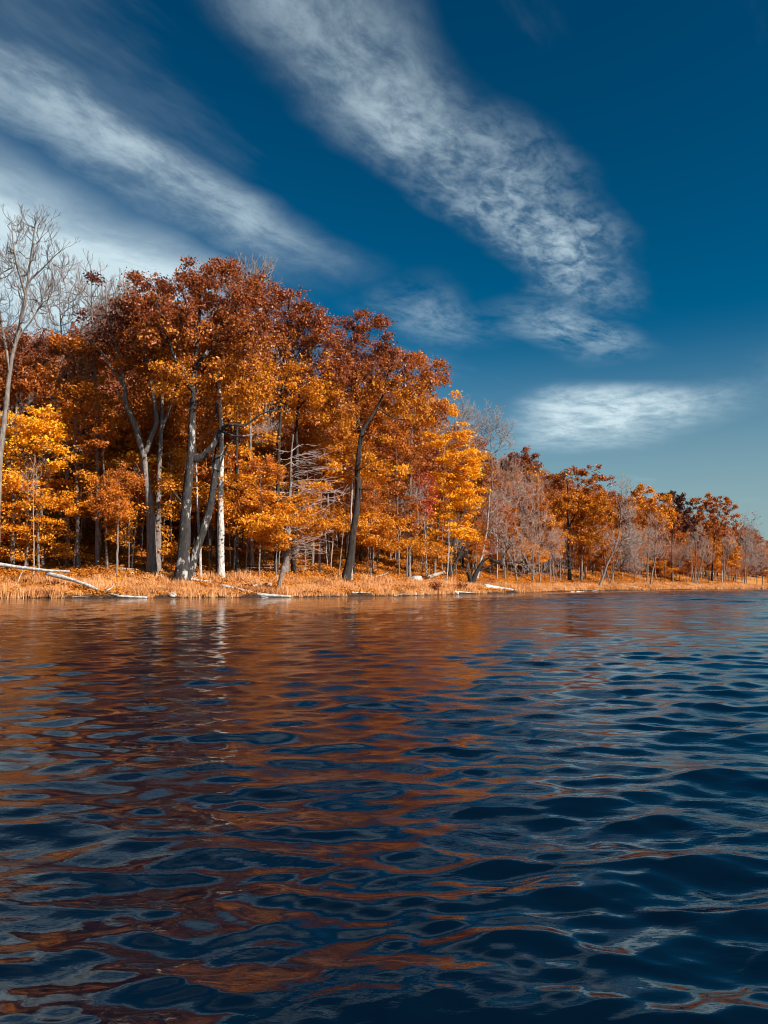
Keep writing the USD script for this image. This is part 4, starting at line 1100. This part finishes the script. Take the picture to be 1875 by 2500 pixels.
def ground_cover():
    rng = np.random.default_rng(9)
    protos = [tuft(rng, 26, h, 0.16, 0.014) for h in (0.42, 0.55, 0.7, 0.5)]
    pts = on_shore(rng, 19000, -0.5, 7.0)
    pts = pts[pts[:, 2] > 0.03]
    s = shore_distance(pts[:, 0], pts[:, 1])
    keep = (rng.random(len(pts)) < np.interp(s, (0, 4, 7), (1, 0.9, 0.25))) & (fb(pts[:, 0], pts[:, 1], 0.3, 3, 7) > -0.13)
    for w in LOG_LINES:                            # no tall grass right in front of the fallen logs
        yl = np.interp(pts[:, 0], w[:, 0], w[:, 1], left=-1e9, right=-1e9)
        keep &= ~((pts[:, 1] > yl - 1.6) & (pts[:, 1] < yl + 0.25))
    pts = pts[keep]
    k = np.clip(0.8 + 2.2 * fb(pts[:, 0], pts[:, 1], 0.45, 3, 4), 0.3, 1.6) * rng.uniform(0.6, 1.2, len(pts)) * (1 + 0.004 * pts[:, 1])
    instancer('dry_grass', 'tan and orange dry grass covering the low bank along the water', protos, [M['grass']], pts, rng.uniform(0, 6.28, len(pts)), np.stack([k, k, k * 0.85], 1), rng.integers(0, 4, len(pts)), 'grass')
    lit = []
    for i in range(3):
        c = np.concatenate([rng.normal(0, 0.5, (40, 2)), rng.uniform(0.0, 0.12, (40, 1))], 1)
        lit.append(leaf_mesh(rng, c, 0.2, flat=1.5))
    pts = on_shore(rng, 15000, 0.8, 34.0)
    k = rng.uniform(0.7, 1.3, len(pts))
    instancer('fallen_leaves', 'orange and brown leaf litter lying over the forest floor', lit, [M['litter_leaf']], pts, rng.uniform(0, 6.28, len(pts)), np.stack([k, k, k], 1), rng.integers(0, 3, len(pts)), 'leaves')



# ------------------------------------------------------------------ logs, driftwood, rocks, tables on the bank
LOG_LINES = []


def log(name, pts, r0, r1, label, mat='driftwood', branches=(), lift=0.0, cat='log', seed=0, rough=0.25, sides=10, water=False):
    """a fallen trunk; pts are what the photograph shows: (px, py) where it lies on the ground, (px, py, rise) for a point that much above the ground there"""
    W = []
    for q in pts:
        g_ = G(q[0], q[1]) + np.array([0, 0, r0 * 0.5]) if len(q) == 2 else P(q[0], q[1], q[2])
        W.append(g_ + np.array([0, 0, lift]))
    sk = Skeleton(seed + 500)
    sk.guide_path(W, r0, r1, step=0.35, wob=0.05)
    for bp, a, c in branches:
        sk.guide_path([P(x, y, Y) for x, y, Y in bp], a, c, step=0.25, wob=0.03)
    pos, par = np.array(sk.pos), np.array(sk.par)
    R = sk.radii(0.01, 2.2)
    base = W[0]
    w = np.array(W); LOG_LINES.append(w[np.argsort(w[:, 0])])
    t = thing(name, base, 0, None, label, cat)
    guide = np.array(sk.guide)
    for gid in sorted(set(guide)):
        ids = np.nonzero(guide == gid)[0]
        m = tubes(pos - base, par, R, np.array(sk.dir), ids, sides if gid == 0 else 6, rough, gid + seed)
        if m is None:
            continue
        v, f = m
        if gid == 0:    # close the butt end
            n = len(v)
            ring = v[:sides]
            v = np.vstack([v, ring.mean(0)[None] - 0.02 * unit(pos[1] - pos[0])])
            f = np.vstack([f] + [[[n, (j + 1) % sides, j]] for j in range(sides)])
        obj('trunk' if gid == 0 else 'branch', (v, f), M[mat], t)
    return t


Y0 = 65.5
log('fallen_log', [(-60, 1368, 66.4), (0, 1378, 66.2), (60, 1386, 66.0), (110, 1393, 65.8), (170, 1395, 65.6)], 0.20, 0.10, 'long white fallen trunk at the far left, its tip resting on another log', seed=1, branches=[([(60, 1386, 66.0), (52, 1400, 66.0), (44, 1420, 65.8)], 0.05, 0.03)])
log('fallen_log', [(114, 1400, 66.0), (160, 1411, 65.0), (200, 1424, 63.8), (240, 1440, 62.9), (275, 1452, 61.9), (300, 1456, 61.5), (360, 1458, 61.6)], 0.19, 0.07, 'white fallen trunk sloping down through the grass into the water at the left', seed=2,
    branches=[([(300, 1458, 62.4), (318, 1448, 62.5), (332, 1437, 62.6)], 0.09, 0.02), ([(240, 1441, 63.2), (222, 1436, 63.2), (215, 1432, 63.3)], 0.05, 0.02), ([(290, 1456, 62.5), (270, 1450, 62.2), (255, 1446, 62.0)], 0.06, 0.02), ([(268, 1447, 62.8), (274, 1434, 62.8), (278, 1424, 62.8)], 0.07, 0.03)])
log('fallen_log', [(24, 1443), (70, 1440), (130, 1436), (184, 1433)], 0.13, 0.07, 'thin grey-white log low in the grass below the long white fallen trunk', seed=3)
log('fallen_log', [(292, 1393), (344, 1396)], 0.13, 0.11, 'short pale log on the ground left of the twice-forked tree', mat='old_wood', seed=4, lift=0.1)
log('fallen_log', [(384, 1397), (412, 1396)], 0.12, 0.10, 'short pale log on the ground just right of the twice-forked tree', mat='old_wood', seed=5, lift=0.1)
log('driftwood', [(180, 1458), (215, 1459), (250, 1459)], 0.05, 0.03, 'thin white driftwood stick at the waterline left of the sloping trunk', seed=6, cat='driftwood')
log('driftwood', [(462, 1421), (490, 1424), (516, 1426)], 0.16, 0.06, 'pale driftwood piece in the grass right of the big oak', seed=7, lift=0.15, cat='driftwood')
log('fallen_log', [(541, 1431, 67.6), (580, 1440, 66.9), (612, 1447, 66.5), (632, 1452, 65.9), (670, 1454, 65.8), (712, 1456, 66.0)], 0.24, 0.08, 'thick white log curving down to the water below the white trunk', seed=8, branches=[([(632, 1453, 66.2), (640, 1457, 65.7), (655, 1458, 65.5)], 0.06, 0.02)])
log('fallen_log', [(608, 1437), (638, 1433), (662, 1433)], 0.17, 0.21, 'short sawn log with a round grey cut end, lying in the tan grass', mat='old_wood', seed=9, lift=0.05, branches=[([(622, 1431, 68.0), (612, 1420, 68.1), (601, 1408, 68.2)], 0.05, 0.02)])
log('driftwood', [(860, 1451), (884, 1450), (910, 1452)], 0.09, 0.03, 'thin driftwood branch at the waterline below the crooked dark oak', seed=10, lift=0.1, cat='driftwood')
log('driftwood', [(962, 1455, 70.0), (985, 1450, 70.2), (1006, 1454, 70.0)], 0.06, 0.02, 'dark forked stick in the water left of the yellow maple', mat='old_wood', seed=11, cat='driftwood', branches=[([(980, 1451, 70.2), (996, 1447, 70.2)], 0.04, 0.015)])
log('driftwood', [(1045, 1417), (1065, 1411), (1084, 1403)], 0.28, 0.16, 'grey rotten log tilted up against the black leaning tree', mat='old_wood', seed=12, lift=0.3, cat='log')
log('driftwood', [(1184, 1437), (1215, 1441), (1262, 1446)], 0.34, 0.08, 'large white beached log tapering towards the water at the bend', seed=13, lift=0.12, cat='log')
log('driftwood', [(1393, 1446, 120), (1420, 1444.5, 121), (1445, 1445, 120), (1460, 1446, 119)], 0.10, 0.05, 'white dead branch floating off the right shore', seed=14, cat='driftwood', branches=[([(1440, 1445, 120), (1450, 1442.5, 120), (1458, 1442, 120)], 0.06, 0.03), ([(1408, 1445, 120), (1410, 1442.5, 120)], 0.05, 0.02)])
log('fallen_log', [(1508, 1431), (1535, 1434)], 0.22, 0.14, 'dark half of a broken log on the right shore grass', mat='old_wood', seed=15, lift=0.15)
log('driftwood', [(1532, 1434), (1550, 1436), (1566, 1437)], 0.18, 0.08, 'white half of a broken log at the water, right shore', seed=16, lift=0.12, cat='driftwood')
log('fallen_log', [(915, 1415), (935, 1409), (948, 1402)], 0.12, 0.06, 'dark slanting log on the leafy slope right of the crooked oak', mat='old_wood', seed=17, lift=0.2)
log('driftwood', [(1105, 1447), (1135, 1449), (1160, 1450)], 0.10, 0.04, 'grey tangle stick at the waterline below the black arching tree', seed=18, lift=0.1, cat='driftwood')
log('stump', [(321, 1418, 69.5), (322, 1404, 69.6), (322, 1397, 69.6)], 0.26, 0.20, 'short broken stump in the grass right of the sloping white trunk', mat='old_wood', seed=19, cat='stump')


def rock(px, py, size, label, seed, mat='rock'):
    b = G(px, py)
    m = meshkit.trimesh.creation.icosphere(3)
    v = np.array(m.vertices)
    v = v * (1 + 0.9 * (meshkit.fbm(v * 1.3 + seed * 7, 3, seed) - 0.5))[:, None]
    v = np.sign(v) * np.abs(v) ** 0.85 * np.asarray(size)
    t = thing('rock', b + np.array([0, 0, size[2] * 0.35]), seed * 1.3, None, label, 'rock')
    obj('body', (v, m.faces), M[mat], t, smooth=25)


rock(422, 1455, (0.40, 0.3, 0.22), 'small pale rock at the waterline below the big dark oak', 1)
rock(948, 1421, (0.42, 0.35, 0.25), 'small grey rock in the leaves left of the boulder', 2)
rock(1016, 1419, (0.85, 0.6, 0.55), 'grey boulder on the leafy bank left of the rotten log', 3)
rock(1701, 1435, (1.0, 0.7, 0.5), 'white rock at the water under the fan of bare stems', 4, 'driftwood')
rock(1028, 1452, (0.30, 0.25, 0.16), 'small stone at the waterline below the boulder', 5)
rock(1115, 1449, (0.35, 0.28, 0.2), 'small stone at the waterline below the black leaning tree', 6)
rock(1012, 1451, (0.22, 0.2, 0.14), 'pebble-sized white stone at the waterline left of the small stone', 7)


def box(c, s):
    b = meshkit.trimesh.creation.box(s)
    b.apply_translation(c)
    return b


def picnic_table(px, py, rot, length, label):
    b = G(px, py)
    t = thing('picnic_table', b, rot, None, label, 'table', None)
    for k, y in enumerate((-0.30, -0.10, 0.10, 0.30)):
        obj('top_plank', box((0, y, 0.76), (length, 0.185, 0.045)), M['plank'], t, smooth=False)
    for y in (-0.72, 0.72):
        obj('bench_plank', box((0, y, 0.46), (length, 0.26, 0.045)), M['plank'], t, smooth=False)
    for x in (-length * 0.36, length * 0.36):
        obj('crossbar', box((x, 0, 0.40), (0.05, 1.5, 0.09)), M['plank'], t, smooth=False)
        for s in (-1, 1):
            leg = box((0, 0, 0), (0.045, 0.09, 0.86))
            leg.apply_transform(meshkit.trimesh.transformations.rotation_matrix(s * 0.48, (1, 0, 0)))
            leg.apply_translation((x + 0.05, s * 0.42, 0.36))
            obj('leg', leg, M['plank'], t, smooth=False)


picnic_table(637, 1398, 0.12, 2.6, 'brown wooden picnic table between the black trunk and the dead tree')
picnic_table(728, 1399, -0.2, 2.0, 'brown wooden picnic table half hidden behind the dark trunk right of the dead tree')

ground_cover()
